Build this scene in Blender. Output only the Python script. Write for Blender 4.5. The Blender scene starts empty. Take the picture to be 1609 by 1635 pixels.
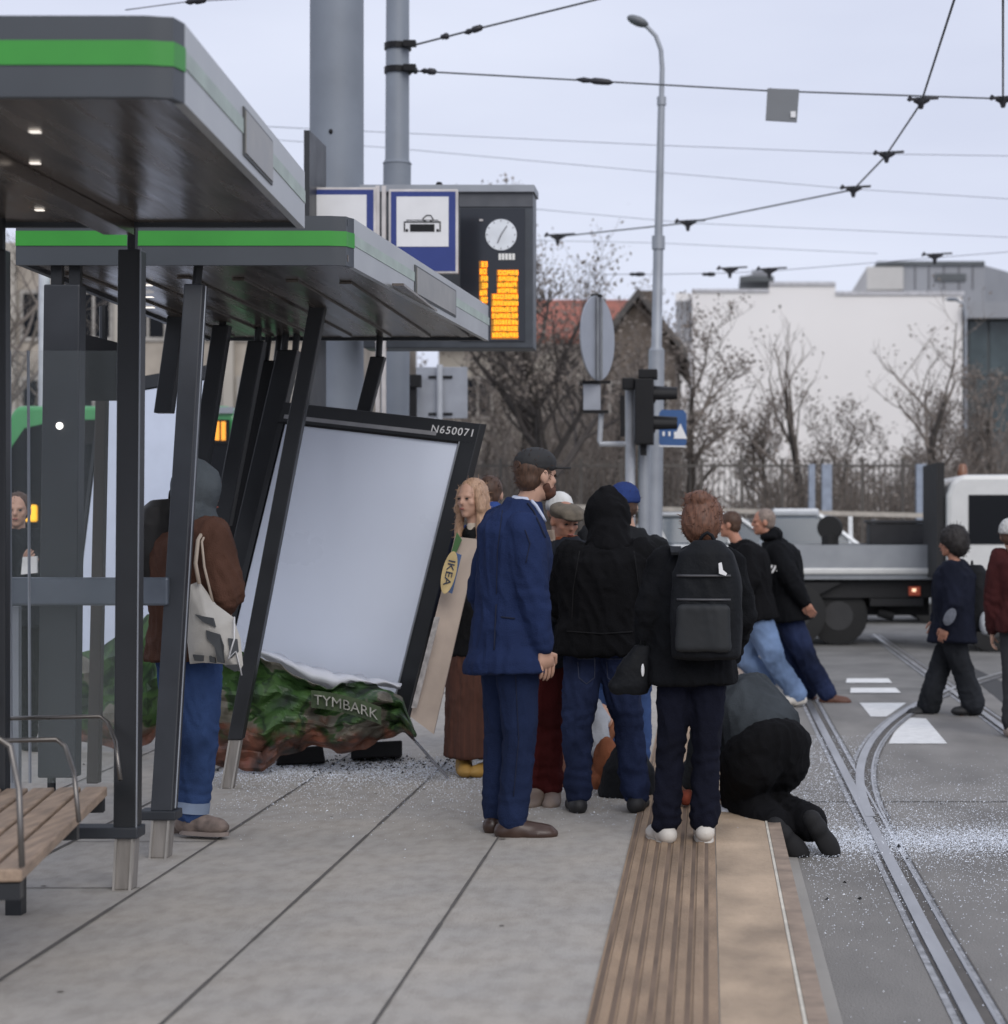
import bpy, bmesh, math, random
from mathutils import Vector, Matrix, noise
random.seed(7)
V = Vector; R = math.radians; PI = math.pi
S = bpy.context.scene; C = S.collection
# ---------------------------------------------------------------- camera, sky, light
F = 3200.0; VX = 1130.0; VY = 835.0; H = 1.48; RD = -0.18     # focal in photo pixels, vanishing point, eye height, road level
cd = bpy.data.cameras.new('camera'); cam = bpy.data.objects.new('camera', cd); C.objects.link(cam); S.camera = cam
cam.location = (0, 0, H); cam.rotation_euler = (R(90), 0, 0)
cd.sensor_fit = 'HORIZONTAL'; cd.sensor_width = 36; cd.lens = F/1609*36
cd.shift_x = -(VX-804.5)/1609; cd.shift_y = (VY-817.5)/1609
cd.clip_start = .1; cd.clip_end = 2000
cd.dof.use_dof = True; cd.dof.focus_distance = 9.8; cd.dof.aperture_fstop = 3.2
W = bpy.data.worlds.new('World'); S.world = W; W.use_nodes = True
nt = W.node_tree; nt.nodes.clear()
out = nt.nodes.new('ShaderNodeOutputWorld'); bg = nt.nodes.new('ShaderNodeBackground'); bg.inputs[1].default_value = .1
sky = nt.nodes.new('ShaderNodeTexSky'); sky.sky_type = 'NISHITA'; sky.sun_disc = False
sky.sun_elevation = R(36); sky.sun_rotation = R(158)
tc = nt.nodes.new('ShaderNodeTexCoord'); mp = nt.nodes.new('ShaderNodeMapping'); mp.inputs['Scale'].default_value = (1, 1, 4)
nz = nt.nodes.new('ShaderNodeTexNoise'); nz.inputs['Scale'].default_value = 3; nz.inputs['Detail'].default_value = 5
cr = nt.nodes.new('ShaderNodeValToRGB'); cr.color_ramp.elements[0].position = .3; cr.color_ramp.elements[1].position = .7
cr.color_ramp.elements[0].color = (.64, .68, .83, 1); cr.color_ramp.elements[1].color = (.75, .79, .93, 1)
sc = nt.nodes.new('ShaderNodeVectorMath'); sc.operation = 'SCALE'; sc.inputs['Scale'].default_value = 10.7
mx = nt.nodes.new('ShaderNodeMix'); mx.data_type = 'RGBA'; mx.inputs[0].default_value = .95
L = nt.links.new
L(tc.outputs['Generated'], mp.inputs[0]); L(mp.outputs[0], nz.inputs['Vector']); L(nz.outputs['Fac'], cr.inputs[0])
L(cr.outputs[0], sc.inputs[0]); L(sky.outputs[0], mx.inputs[6]); L(sc.outputs[0], mx.inputs[7])
L(mx.outputs[2], bg.inputs[0]); L(bg.outputs[0], out.inputs[0])
sd = bpy.data.lights.new('sun', 'SUN'); sd.energy = 1.5; sd.angle = R(40); sd.color = (1, .955, .9)
sun = bpy.data.objects.new('sun', sd); C.objects.link(sun); sun.rotation_euler = (R(54), 0, R(22))
S.view_settings.view_transform = 'Standard'; S.view_settings.look = 'None'; S.view_settings.gamma = 1
S.view_settings.exposure = 0.0

# ---------------------------------------------------------------- helpers
def U(px, py, Y): return V(((px-VX)*Y/F, Y, H-(py-VY)*Y/F))          # photo point at a depth
def G(px, py, z=0.0):                                                 # photo point on the level z
    Y = F*(H-z)/(py-VY); return V(((px-VX)*Y/F, Y, z))
def depth(py, z=0.0): return F*(H-z)/(py-VY)
MATS = {}
def mat(name, col, rough=.7, metal=0, var=.18, vs=6, bump=.0, bs=40, emit=0, coat=0, trans=0, stretch=None, alpha=None):
    if name in MATS: return MATS[name]
    m = bpy.data.materials.new(name); MATS[name] = m; m.use_nodes = True
    n = m.node_tree; b = n.nodes['Principled BSDF']; c = (*col, 1)
    b.inputs['Base Color'].default_value = c; b.inputs['Roughness'].default_value = rough; b.inputs['Metallic'].default_value = metal
    b.inputs['Coat Weight'].default_value = coat; b.inputs['Transmission Weight'].default_value = trans
    t = n.nodes.new('ShaderNodeTexCoord'); mpn = n.nodes.new('ShaderNodeMapping')
    if stretch: mpn.inputs['Scale'].default_value = stretch
    n.links.new(t.outputs['Object'], mpn.inputs[0])
    if var:
        z = n.nodes.new('ShaderNodeTexNoise'); z.inputs['Scale'].default_value = vs; z.inputs['Detail'].default_value = 6
        r = n.nodes.new('ShaderNodeValToRGB'); r.color_ramp.elements[0].position = .3; r.color_ramp.elements[1].position = .7
        r.color_ramp.elements[0].color = tuple(x*(1-var) for x in col)+(1,)
        r.color_ramp.elements[1].color = tuple(min(1, x*(1+var)) for x in col)+(1,)
        n.links.new(mpn.outputs[0], z.inputs['Vector']); n.links.new(z.outputs['Fac'], r.inputs[0]); n.links.new(r.outputs[0], b.inputs['Base Color'])
        mr = n.nodes.new('ShaderNodeMapRange'); mr.inputs[3].default_value = max(0, rough-.12); mr.inputs[4].default_value = min(1, rough+.12)
        n.links.new(z.outputs['Fac'], mr.inputs[0]); n.links.new(mr.outputs[0], b.inputs['Roughness'])
    if bump:
        z2 = n.nodes.new('ShaderNodeTexNoise'); z2.inputs['Scale'].default_value = bs; z2.inputs['Detail'].default_value = 4
        bm_ = n.nodes.new('ShaderNodeBump'); bm_.inputs['Strength'].default_value = bump; bm_.inputs['Distance'].default_value = .02
        n.links.new(mpn.outputs[0], z2.inputs['Vector']); n.links.new(z2.outputs['Fac'], bm_.inputs['Height']); n.links.new(bm_.outputs[0], b.inputs['Normal'])
    if emit:
        b.inputs['Emission Color'].default_value = c; b.inputs['Emission Strength'].default_value = emit
    if alpha is not None: b.inputs['Alpha'].default_value = alpha
    return m

ORG = {}
def tag(o, label=None, cat=None, group=None, kind=None):
    if label: o['label'] = label
    if cat: o['category'] = cat
    if group: o['group'] = group
    if kind: o['kind'] = kind
    return o
def empty(name, loc, label, cat, group=None):
    o = bpy.data.objects.new(name, None); C.objects.link(o); o.location = loc; o.empty_display_size = .1
    ORG[o.name] = V(loc); return tag(o, label, cat, group)
class MB:
    def __init__(s): s.v = []; s.f = []; s.m = []; s.mi = 0
    def add(s, vs, fs):
        k = len(s.v); s.v += [V(a) for a in vs]
        for f in fs: s.f.append([i+k for i in f]); s.m.append(s.mi)
        return s
    def box(s, a, b):
        x0, y0, z0 = a; x1, y1, z1 = b
        return s.add([(x0,y0,z0),(x1,y0,z0),(x1,y1,z0),(x0,y1,z0),(x0,y0,z1),(x1,y0,z1),(x1,y1,z1),(x0,y1,z1)],
                     [(3,2,1,0),(4,5,6,7),(0,1,5,4),(1,2,6,5),(2,3,7,6),(3,0,4,7)])
    def hexa(s, p):   # 8 points, bottom 4 then top 4
        return s.add(p, [(3,2,1,0),(4,5,6,7),(0,1,5,4),(1,2,6,5),(2,3,7,6),(3,0,4,7)])
    def prism(s, pts, off):   # planar polygon extruded by a vector
        n = len(pts); off = V(off); P = [V(p) for p in pts]
        return s.add(P+[p+off for p in P], [tuple(range(n))[::-1], tuple(range(n, 2*n))]+[(i, (i+1) % n, n+(i+1) % n, n+i) for i in range(n)])
    def frame(s, a, b):
        d = (b-a).normalized(); h = V((0, 0, 1)) if abs(d.z) < .9 else V((0, 1, 0))
        u = d.cross(h).normalized(); return u, d.cross(u)*-1
    def tube(s, pts, rad, n=8, cap=True):
        P = [V(p) for p in pts]; k = len(P)
        if not hasattr(rad, '__len__'): rad = [rad]*k
        rings = []; u = None
        for i, p in enumerate(P):
            d = (P[min(i+1, k-1)]-P[max(i-1, 0)])
            d = d.normalized() if d.length > 1e-9 else V((0, 0, 1))
            if u is None:
                h = V((0, 0, 1)) if abs(d.z) < .9 else V((0, 1, 0)); u = d.cross(h).normalized()
            else:
                u = (u-d*u.dot(d)); u = u.normalized() if u.length > 1e-6 else d.orthogonal().normalized()
            w = d.cross(u)
            rings.append([p+(u*math.cos(2*PI*j/n)+w*math.sin(2*PI*j/n))*rad[i] for j in range(n)])
        vs = [q for r in rings for q in r]; fs = []
        for i in range(k-1):
            for j in range(n): fs.append((i*n+j, i*n+(j+1) % n, (i+1)*n+(j+1) % n, (i+1)*n+j))
        if cap: fs += [tuple(range(n))[::-1], tuple(range((k-1)*n, k*n))]
        return s.add(vs, fs)
    def bar(s, a, b, w, d, w2=None, up=None):   # rectangular bar from a to b, w across x, d across y
        a = V(a); b = V(b); w2 = w2 or w; x = V((1, 0, 0)); y = V((0, 1, 0))
        if up: x, y = up
        return s.hexa([a-x*w/2-y*d/2, a+x*w/2-y*d/2, a+x*w/2+y*d/2, a-x*w/2+y*d/2, b-x*w2/2-y*d/2, b+x*w2/2-y*d/2, b+x*w2/2+y*d/2, b-x*w2/2+y*d/2])
    def ell(s, c, ax, n=16, m=10):
        c = V(c)
        if not hasattr(ax[0], '__len__'): ax = (V((ax[0],0,0)), V((0,ax[1],0)), V((0,0,ax[2])))
        vs = [c-ax[2]]; fs = []
        for i in range(1, m):
            t = PI*i/m
            for j in range(n):
                a = 2*PI*j/n; vs.append(c+ax[0]*(math.sin(t)*math.cos(a))+ax[1]*(math.sin(t)*math.sin(a))-ax[2]*math.cos(t))
        vs.append(c+ax[2]); e = len(vs)-1
        for j in range(n):
            fs.append((0, 1+(j+1) % n, 1+j)); fs.append((e, e-n+j, e-n+(j+1) % n))
        for i in range(m-2):
            for j in range(n): fs.append((1+i*n+j, 1+i*n+(j+1) % n, 1+(i+1)*n+(j+1) % n, 1+(i+1)*n+j))
        return s.add(vs, fs)
    def loft(s, secs, n=20, p=2.0):   # sections (centre, u, v); superellipse exponent p
        vs = []; fs = []; k = len(secs)
        for c, u, v in secs:
            for j in range(n):
                a = 2*PI*j/n; ca, sa = math.cos(a), math.sin(a)
                vs.append(V(c)+u*(abs(ca)**(2/p)*(1 if ca > 0 else -1))+v*(abs(sa)**(2/p)*(1 if sa > 0 else -1)))
        for i in range(k-1):
            for j in range(n): fs.append((i*n+j, i*n+(j+1) % n, (i+1)*n+(j+1) % n, (i+1)*n+j))
        fs += [tuple(range(n))[::-1], tuple(range((k-1)*n, k*n))]
        return s.add(vs, fs)
    def cone(s, a, b, ra, rb, n=12):  # tapered capsule
        a = V(a); b = V(b); d = b-a; L_ = d.length; d = d.normalized() if L_ > 1e-6 else V((0,0,1))
        pts = []; rr = []
        for t in (-1, -.8, -.45): pts.append(a+d*ra*t); rr.append(max(.001, ra*math.sqrt(1-t*t)) if t > -1 else ra*.1)
        pts.append(a); rr.append(ra); pts.append(b); rr.append(rb)
        for t in (.45, .8, 1): pts.append(b+d*rb*t); rr.append(rb*math.sqrt(1-t*t) if t < 1 else rb*.1)
        return s.tube(pts, rr, n)
    def build(s, name, mats, parent=None, org=None, smooth=False, bevel=0, fix=True):
        me = bpy.data.meshes.new(name)
        top = parent
        while top is not None and top.parent is not None: top = top.parent
        o0 = ORG[top.name] if top is not None else V(org if org is not None else (0, 0, 0))
        me.from_pydata([tuple(a-o0) for a in s.v], [], s.f)
        if not isinstance(mats, (list, tuple)): mats = [mats]
        for m in mats: me.materials.append(m)
        if len(mats) > 1: me.polygons.foreach_set('material_index', s.m)
        if fix:
            b = bmesh.new(); b.from_mesh(me); bmesh.ops.recalc_face_normals(b, faces=b.faces); b.to_mesh(me); b.free()
        if smooth: me.polygons.foreach_set('use_smooth', [True]*len(me.polygons))
        me.update()
        o = bpy.data.objects.new(name, me); C.objects.link(o)
        if parent is None: o.location = o0; ORG[o.name] = o0
        else: o.parent = parent
        if bevel:
            w = o.modifiers.new('bevel', 'BEVEL'); w.width = bevel; w.segments = 2; w.limit_method = 'ANGLE'
        if smooth and smooth != 'full':
            w = o.modifiers.new('split', 'EDGE_SPLIT'); w.split_angle = R(40)
        return o
def blob(mb, voxel=.012, it=6, fold=0, ff=14, seed=0, fac=.5, joints=()):
    """fuse the closed pieces of mb into one smooth skin; fold adds cloth creases"""
    me = bpy.data.meshes.new('tmp'); me.from_pydata([tuple(a) for a in mb.v], [], mb.f)
    b = bmesh.new(); b.from_mesh(me); bmesh.ops.recalc_face_normals(b, faces=b.faces); b.to_mesh(me); b.free()
    o = bpy.data.objects.new('tmp', me); C.objects.link(o)
    r = o.modifiers.new('r', 'REMESH'); r.mode = 'VOXEL'; r.voxel_size = voxel
    w = o.modifiers.new('s', 'SMOOTH'); w.factor = fac; w.iterations = it
    bpy.context.view_layer.update()
    dg = bpy.context.evaluated_depsgraph_get(); ev = o.evaluated_get(dg); m2 = ev.to_mesh()
    m = MB(); sv = V((seed*3.1, seed*1.7, seed*.9))
    for v in m2.vertices:
        p = v.co.copy()
        if fold:
            q = p+sv
            w_ = noise.noise_vector(q*3)*.12
            n1 = 1-abs(noise.noise(V((q.x*ff*.9, q.y*ff*.9, q.z*ff*.42+q.x*ff*.5))+w_*7))*2
            n2 = noise.noise(V((q.x*ff*.35, q.y*ff*.35, q.z*ff*.35)))
            n3 = 1-abs(noise.noise(V((q.x*ff*2.1+q.z*ff*.9, q.y*ff*2.1, q.z*ff*1.5))))*2
            p = p+v.normal*(fold*(math.copysign(abs(n1)**1.5,n1)*.95+n2*.45+n3*.3-.4))
            for jp, ja, jr, jf in joints:
                e = p-jp; dd_ = e.length
                if dd_ < jr:
                    u_ = e.dot(ja); p = p+v.normal*(math.sin(u_*jf+noise.noise(q*9)*5+seed)*fold*.5*(1-dd_/jr))
        m.v.append(p)
    for f in m2.polygons: m.f.append(list(f.vertices)); m.m.append(0)
    ev.to_mesh_clear(); bpy.data.objects.remove(o); bpy.data.meshes.remove(me)
    return m
def join(a, b, mi=None):
    k = len(a.v); a.v += b.v
    for f, m in zip(b.f, b.m): a.f.append([i+k for i in f]); a.m.append(m if mi is None else mi)
    return a
def text(s, body, size, M, ext=.002, name='lettering', m=None, parent=None, org=None, space=1.0):
    cu = bpy.data.curves.new('t', 'FONT'); cu.body = body; cu.size = size; cu.extrude = ext; cu.align_x = 'CENTER'; cu.align_y = 'CENTER'; cu.space_character = space
    o = bpy.data.objects.new('t', cu); C.objects.link(o); bpy.context.view_layer.update()
    me = o.evaluated_get(bpy.context.evaluated_depsgraph_get()).to_mesh(); b = MB()
    for v in me.vertices: b.v.append(M(v.co))
    for f in me.polygons: b.f.append(list(f.vertices)); b.m.append(0)
    o.evaluated_get(bpy.context.evaluated_depsgraph_get()).to_mesh_clear(); bpy.data.objects.remove(o)
    return b

# ---------------------------------------------------------------- materials
conc = mat('platform_concrete', (.375,.352,.318), .8, var=.08, vs=1.6, bump=.25, bs=90, stretch=(1,.35,1))
def slab_material():
    n = conc.node_tree; b = n.nodes['Principled BSDF']; src = b.inputs['Base Color'].links[0].from_socket
    t = n.nodes.new('ShaderNodeTexCoord')
    m2 = n.nodes.new('ShaderNodeTexNoise'); m2.inputs['Scale'].default_value = 14; m2.inputs['Detail'].default_value = 8
    mp2 = n.nodes.new('ShaderNodeMapping'); mp2.inputs['Scale'].default_value = (1,.5,1)
    r2 = n.nodes.new('ShaderNodeValToRGB'); r2.color_ramp.elements[0].position = .32; r2.color_ramp.elements[1].position = .6
    r2.color_ramp.elements[0].color = (.86,.85,.84,1); r2.color_ramp.elements[1].color = (1.05,1.05,1.05,1)
    mm = n.nodes.new('ShaderNodeMix'); mm.data_type = 'RGBA'; mm.blend_type = 'MULTIPLY'; mm.inputs[0].default_value = 1
    vo = n.nodes.new('ShaderNodeTexNoise'); vo.inputs['Scale'].default_value = 2.3; vo.inputs['Detail'].default_value = 3
    r3 = n.nodes.new('ShaderNodeValToRGB'); r3.color_ramp.elements[0].position = .35; r3.color_ramp.elements[1].position = .65
    r3.color_ramp.elements[0].color = (.95,.955,.96,1); r3.color_ramp.elements[1].color = (1.03,1.01,.98,1)
    mm2 = n.nodes.new('ShaderNodeMix'); mm2.data_type = 'RGBA'; mm2.blend_type = 'MULTIPLY'; mm2.inputs[0].default_value = 1
    l = n.links.new
    l(t.outputs['Object'], mp2.inputs[0]); l(mp2.outputs[0], m2.inputs['Vector']); l(m2.outputs['Fac'], r2.inputs[0])
    l(src, mm.inputs[6]); l(r2.outputs[0], mm.inputs[7]); l(t.outputs['Object'], vo.inputs['Vector']); l(vo.outputs['Fac'], r3.inputs[0])
    l(mm.outputs[2], mm2.inputs[6]); l(r3.outputs[0], mm2.inputs[7]); l(mm2.outputs[2], b.inputs['Base Color'])
slab_material()
asph = mat('asphalt', (.175,.17,.16), .85, var=.25, vs=2.2, bump=.5, bs=160)
trackc = mat('track_concrete', (.21,.2,.185), .85, var=.22, vs=2.5, bump=.4, bs=120, stretch=(1,.4,1))
joint = mat('joint', (.1,.092,.083), .9)
tact = mat('tactile_paving', (.285,.2,.13), .8, var=.28, vs=5, bump=.3, bs=60, stretch=(1,.4,1))
edgec = mat('edge_paving', (.39,.295,.205), .8, var=.4, vs=3.4, bump=.2, bs=60, stretch=(.8,.5,1))
edgel = mat('edge_line', (.6,.56,.47), .7, var=.2, vs=9)
steel = mat('rail_steel', (.42,.42,.42), .38, metal=.85, var=.2, vs=8, stretch=(1,.2,1))
railc = mat('rail_bed', (.29,.295,.305), .7, var=.4, vs=14, bump=.3, bs=50)
white_p = mat('road_paint', (.72,.72,.7), .7, var=.12, vs=12)
post_d = mat('post_paint', (.016,.018,.021), .42, var=.2, vs=5)
post_g = mat('post_grey', (.027,.031,.038), .5, var=.2, vs=5)
post_b = mat('post_base', (.27,.25,.23), .6, metal=.2, var=.2, vs=12, stretch=(3,3,.4))
galv = mat('galvanised', (.3,.32,.35), .5, metal=.3, var=.14, vs=3)
mastm = mat('mast_paint', (.2,.225,.26), .55, var=.1, vs=2.5, bump=.05)
fascia = mat('fascia_dark', (.046,.054,.064), .45, var=.15, vs=2)
fascl = mat('fascia_light', (.42,.43,.43), .38, metal=.45, var=.12, vs=3)
green = mat('stripe_green', (.03,.27,.028), .45, var=.08, vs=4)
soff = mat('soffit', (.17,.145,.125), .25, metal=.6, var=.3, vs=2.2, stretch=(6,.5,1), bump=.12, bs=3)
black = mat('black_paint', (.007,.007,.008), .5, var=.2); black.node_tree.nodes['Principled BSDF'].inputs['Specular IOR Level'].default_value = .3
rub = mat('rubber', (.018,.018,.018), .85, var=.2)
dashm = mat('soffit_dash', (1,.93,.85), .4, var=0, emit=1.0)
def glassm():
    m = bpy.data.materials.new('glass_pane'); m.use_nodes = True; n = m.node_tree; b = n.nodes['Principled BSDF']
    b.inputs['Base Color'].default_value = (.55,.62,.6,1); b.inputs['Roughness'].default_value = .05
    b.inputs['Alpha'].default_value = .07; b.inputs['IOR'].default_value = 1.5; return m
glass = glassm()
dglass = mat('dark_glass', (.006,.007,.009), .12, var=0); dglass.node_tree.nodes['Principled BSDF'].inputs['Specular IOR Level'].default_value = .18

# ---------------------------------------------------------------- the setting
def sheet(name, pts, m, z=None, parent=None, thick=0):
    b = MB()
    if thick: b.prism(pts, (0,0,-thick))
    else: b.add(pts, [tuple(range(len(pts)))])
    o = b.build(name, m, fix=bool(thick)); tag(o, kind='structure'); return o
sheet('ground', [(-700,-30,RD),(700,-30,RD),(700,900,RD),(-700,900,RD)], asph)
EX = .36
pl = MB(); pl.box((-6.5,-1,RD-.05),(EX-.0,23,0)); tag(pl.build('platform', conc, bevel=.01), kind='structure')
# slab joints, lines 4 mm above the platform
jb = MB()
for x in (-.985,-1.612,-2.29,-2.95,-3.6):
    yy = -1
    while yy < 22.9:
        y2 = yy+.3; w0 = .0045+.0045*random.random()
        jb.add([(x-w0,yy,.004),(x+w0,yy,.004),(x+w0,y2,.004),(x-w0,y2,.004)], [(0,1,2,3)]); yy = y2
for x0, x1, y in ((-2.94,-2.3,8.12),(-3.6,-2.96,8.4),(-2.94,-2.3,9.3)):
    jb.add([(x0,y-.005,.004),(x1,y-.005,.004),(x1,y+.005,.004),(x0,y+.005,.004)], [(0,1,2,3)])
tag(jb.build('slab_joints', joint, fix=False), kind='structure')
tb = MB(); w = .393/7
tb.box((-.36,-1,.0),(.033,22,.006))
for i in range(6):
    x = -.36+w*(i+.75); 
    tb.add([(x-.012,-1,.006),(x-.006,-1,.013),(x+.018,-1,.013),(x+.024,-1,.006),(x-.012,22,.006),(x-.006,22,.013),(x+.018,22,.013),(x+.024,22,.006)],
           [(0,1,5,4),(1,2,6,5),(2,3,7,6),(0,3,2,1),(4,5,6,7)])
tag(tb.build('tactile_strip', tact), kind='structure')
# darker brown bands laid in the valleys of the strip and seams
gb = MB()
for i in range(7):
    x = -.36+w*(i+.3)
    gb.add([(x-.008,-1,.0078),(x+.008,-1,.0078),(x+.008,22,.0078),(x-.008,22,.0078)], [(0,1,2,3)])
tag(gb.build('tactile_grooves', mat('groove_brown',(.165,.115,.08),.9,var=.3,vs=7,stretch=(1,.3,1)), fix=False), kind='structure')
eb = MB(); eb.box((.037,-1,0),(.28,22,.005)); tag(eb.build('edge_paving', edgec), kind='structure')
el = MB(); el.box((.282,-1,0),(.293,22,.007)); tag(el.build('edge_line', edgel), kind='structure')
ek = MB(); ek.box((.296,-1,0),(.357,22,.004)); tag(ek.build('kerb_top', mat('kerb_brown',(.29,.22,.165),.8,var=.3,vs=9)), kind='structure')
# chewing gum marks, small stains
rg = random.Random(8); gm_ = MB()
for i in range(12):
    x = rg.uniform(-3.4,-.4); y = rg.uniform(5.5,12); r0_ = rg.uniform(.006,.018); n_ = 9
    gm_.add([(x+math.cos(2*PI*j/n_)*r0_*rg.uniform(.7,1.2), y+math.sin(2*PI*j/n_)*r0_*rg.uniform(.7,1.2), .0035) for j in range(n_)], [tuple(range(n_))])
tag(gm_.build('paving_spots', mat('spot_dirt',(.17,.155,.135),.9), fix=False), kind='structure')
# track bed
z1, z2, z3, z4 = RD+.004, RD+.008, RD+.012, RD+.016
sheet('track_slab', [(.37,-1,z1),(9,-1,z1),(9,11.88,z1),(.37,11.88,z1)], trackc)
sheet('track_slab', [(.37,11.92,z1),(9,11.92,z1),(9,19.4,z1),(.37,19.4,z1)], trackc)
sheet('gutter_strip', [(.40,-1,z2),(.455,-1,z2),(.43,20,z2),(.385,20,z2)], mat('gutter_concrete',(.3,.285,.26),.75,var=.08,vs=3))
def railcurve(fn, ys, label, dz=0):
    """grooved tram rail: two bed strips, rail head, dark groove"""
    def strip(mb, o0, o1, z):
        k = len(mb.v); pts = []
        for i, y in enumerate(ys):
            p = V(fn(y)); q = V(fn(y+.05)); d = (q-p).normalized(); n = V((d.y,-d.x,0))
            pts += [p+n*o0, p+n*o1]
        for p in pts: p.z = z+dz
        mb.add(pts, [(2*i,2*i+1,2*i+3,2*i+2) for i in range(len(ys)-1)])
    b = MB(); strip(b, -.09, .09, z2); tag(b.build('rail_bed', railc, fix=False), kind='structure')
    b = MB(); strip(b, -.062, -.052, z3); strip(b, .008, .048, z3); strip(b, .085, .092, z3); tag(b.build('rail_groove', joint, fix=False), kind='structure')
    b = MB(); strip(b, -.05, .006, z4+.004); strip(b, .05, .064, z4); tag(b.build('tram_rail', steel, fix=False), kind='structure')
ys = [i*.5-1 for i in range(62)]
main = lambda y: (.9+.0045*max(0,y-8), y, 0)
railcurve(main, ys, '')
railcurve(lambda y: (2.36+.0045*max(0,y-8), y, 0), ys, '')
ysb = [11.2+i*.35 for i in range(44)]
railcurve(lambda y: (.93+(y-11)**2/52, y, 0), ysb, '', .0015)
railcurve(lambda y: (2.4+(y-12.6)**2/46, y, 0), [12.8+i*.35 for i in range(38)], '', .0025)
def rm(pts): sheet('road_marking', [G(a,b,z2) for a,b in pts], white_p)
rm([(1350,1090),(1424,1090),(1418,1083),(1352,1083)]); rm([(1357,1106),(1438,1106),(1430,1098),(1358,1098)])
rm([(1390,1144),(1415,1144),(1447,1122),(1372,1122)]); rm([(1418,1187),(1512,1187),(1478,1147),(1440,1145)])
sheet('dark_wedge', [G(1550,1064,z1+.001),G(1556,1084,z1+.001),G(1620,1140,z1+.001),G(1620,1098,z1+.001)], mat('wedge_black',(.035,.035,.035),.8))  # flat near-black wedge laid just above the ground
# rising earth bank and far verge behind the fence
eb = MB(); eb.add([(-60,41,RD+.02),(90,41,RD+.02),(90,52,1.1),(-60,52,1.1),(90,140,1.3),(-60,140,1.3)], [(0,1,2,3),(3,2,4,5)])
tag(eb.build('earth_bank', mat('earth',(.1,.085,.065),.95,var=.4,vs=1.2,bump=.6,bs=8), fix=False), kind='structure')
# ---------------------------------------------------------------- buildings
def windows(root, x0, x1, z0, z1, y, nx, nz, w, h, fm, sill=True):
    for i in range(nx):
        for j in range(nz):
            cx = x0+(i+.5)*(x1-x0)/nx; cz = z0+(j+.5)*(z1-z0)/nz
            b = MB(); t = .12
            b.box((cx-w/2-t,y-.06,cz-h/2-t),(cx-w/2,y+.02,cz+h/2+t)); b.box((cx+w/2,y-.06,cz-h/2-t),(cx+w/2+t,y+.02,cz+h/2+t))
            b.box((cx-w/2,y-.06,cz+h/2),(cx+w/2,y+.02,cz+h/2+t)); b.box((cx-w/2,y-.06,cz-h/2-t),(cx+w/2,y+.02,cz-h/2))
            b.box((cx-.04,y-.05,cz-h/2),(cx+.04,y+.01,cz+h/2))
            o = b.build('window', fm, root)
            p = MB(); p.box((cx-w/2,y-.02,cz-h/2),(cx+w/2,y-.01,cz+h/2)); p.build('pane', dglass, o)
wht = mat('white_render', (.84,.82,.8), .85, var=.05, vs=.12, bump=.1, bs=3)
conc2 = mat('pale_wall', (.42,.39,.34), .85, var=.16, vs=.4)
greyw = mat('grey_cladding', (.27,.28,.3), .6, var=.1, vs=.5)
darkw = mat('dark_cladding', (.09,.1,.105), .6, var=.2, vs=.5)
tile = mat('red_roof', (.3,.1,.065), .8, var=.35, vs=1.2)
brick = mat('old_brick', (.13,.105,.085), .9, var=.35, vs=1.5)
# big white windowless block
Y = 90; X0 = U(1078,0,Y).x; X1 = U(1536,0,Y).x
r = empty('white_building', (X0, Y, RD), 'large plain white windowless building block behind the bare trees', 'building')
zt = U(0,452,Y).z; zl = U(0,466,Y).z; xs = U(1228,0,Y).x; xm = U(1334,0,Y).x
b = MB()
P1 = [(U(1105,0,Y).x,Y,0),(X1,Y,0),(X1,Y,U(0,468,Y).z),(xm,Y,U(0,466,Y).z),(xm,Y,zt-.1),(xs,Y,zt-.1),(xs,Y,zl),(U(1105,0,Y).x,Y,zl)]
b.prism(P1, (0,38,0)); b.box((X0,Y+.5,0),(U(1105,0,Y).x,Y+30,zl-2.2)); b.box((X0,Y+.5,zl-.35),(U(1105,0,Y).x,Y+3,zl)); b.box((X0,Y+1.8,zl-2.2),(U(1105,0,Y).x,Y+3,zl-.35))
b.build('wall', wht, r)
b = MB(); b.box((xm,Y-.08,zt-.55),(X1+.08,Y+.1,zt-.38)); b.box((U(1105,0,Y).x,Y-.08,zl-.02),(xs-.01,Y+.1,zl+.12)); b.box((xs,Y-.08,zt-.12),(xm-.01,Y+.1,zt+.05)); b.build('cornice', mat('cornice_grey',(.5,.5,.52),.6), r)
for px in (1083,1092,1101):
    b = MB(); x = U(px,0,Y).x; b.box((x-.05,Y+.35,zl-2.2),(x+.09,Y+.6,zl-.36)); b.build('louvre_column', greyw, r)
r2 = empty('roof_ventilator', (U(1205,0,Y).x, Y+2, zl), 'grey ribbed ventilation unit standing on the white building roof', 'ventilator')
b = MB(); a0 = U(1180,458,Y+2); a1 = U(1233,450,Y+2); b.box((a0.x,Y-.1,a0.z),(a1.x,Y+3.4,a1.z)); b.build('plinth', darkw, r2)
for i in range(9):
    t = i/8; x = a0.x+.15+(a1.x-a0.x-.3)*t; h = U(0,431 if 2 < i < 8 else 438,Y).z
    b = MB(); b.box((x-.06,Y-.05,a1.z),(x+.06,Y+3.2,h-.3*max(0,.3-t))); b.build('fin', greyw, r2)
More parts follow.
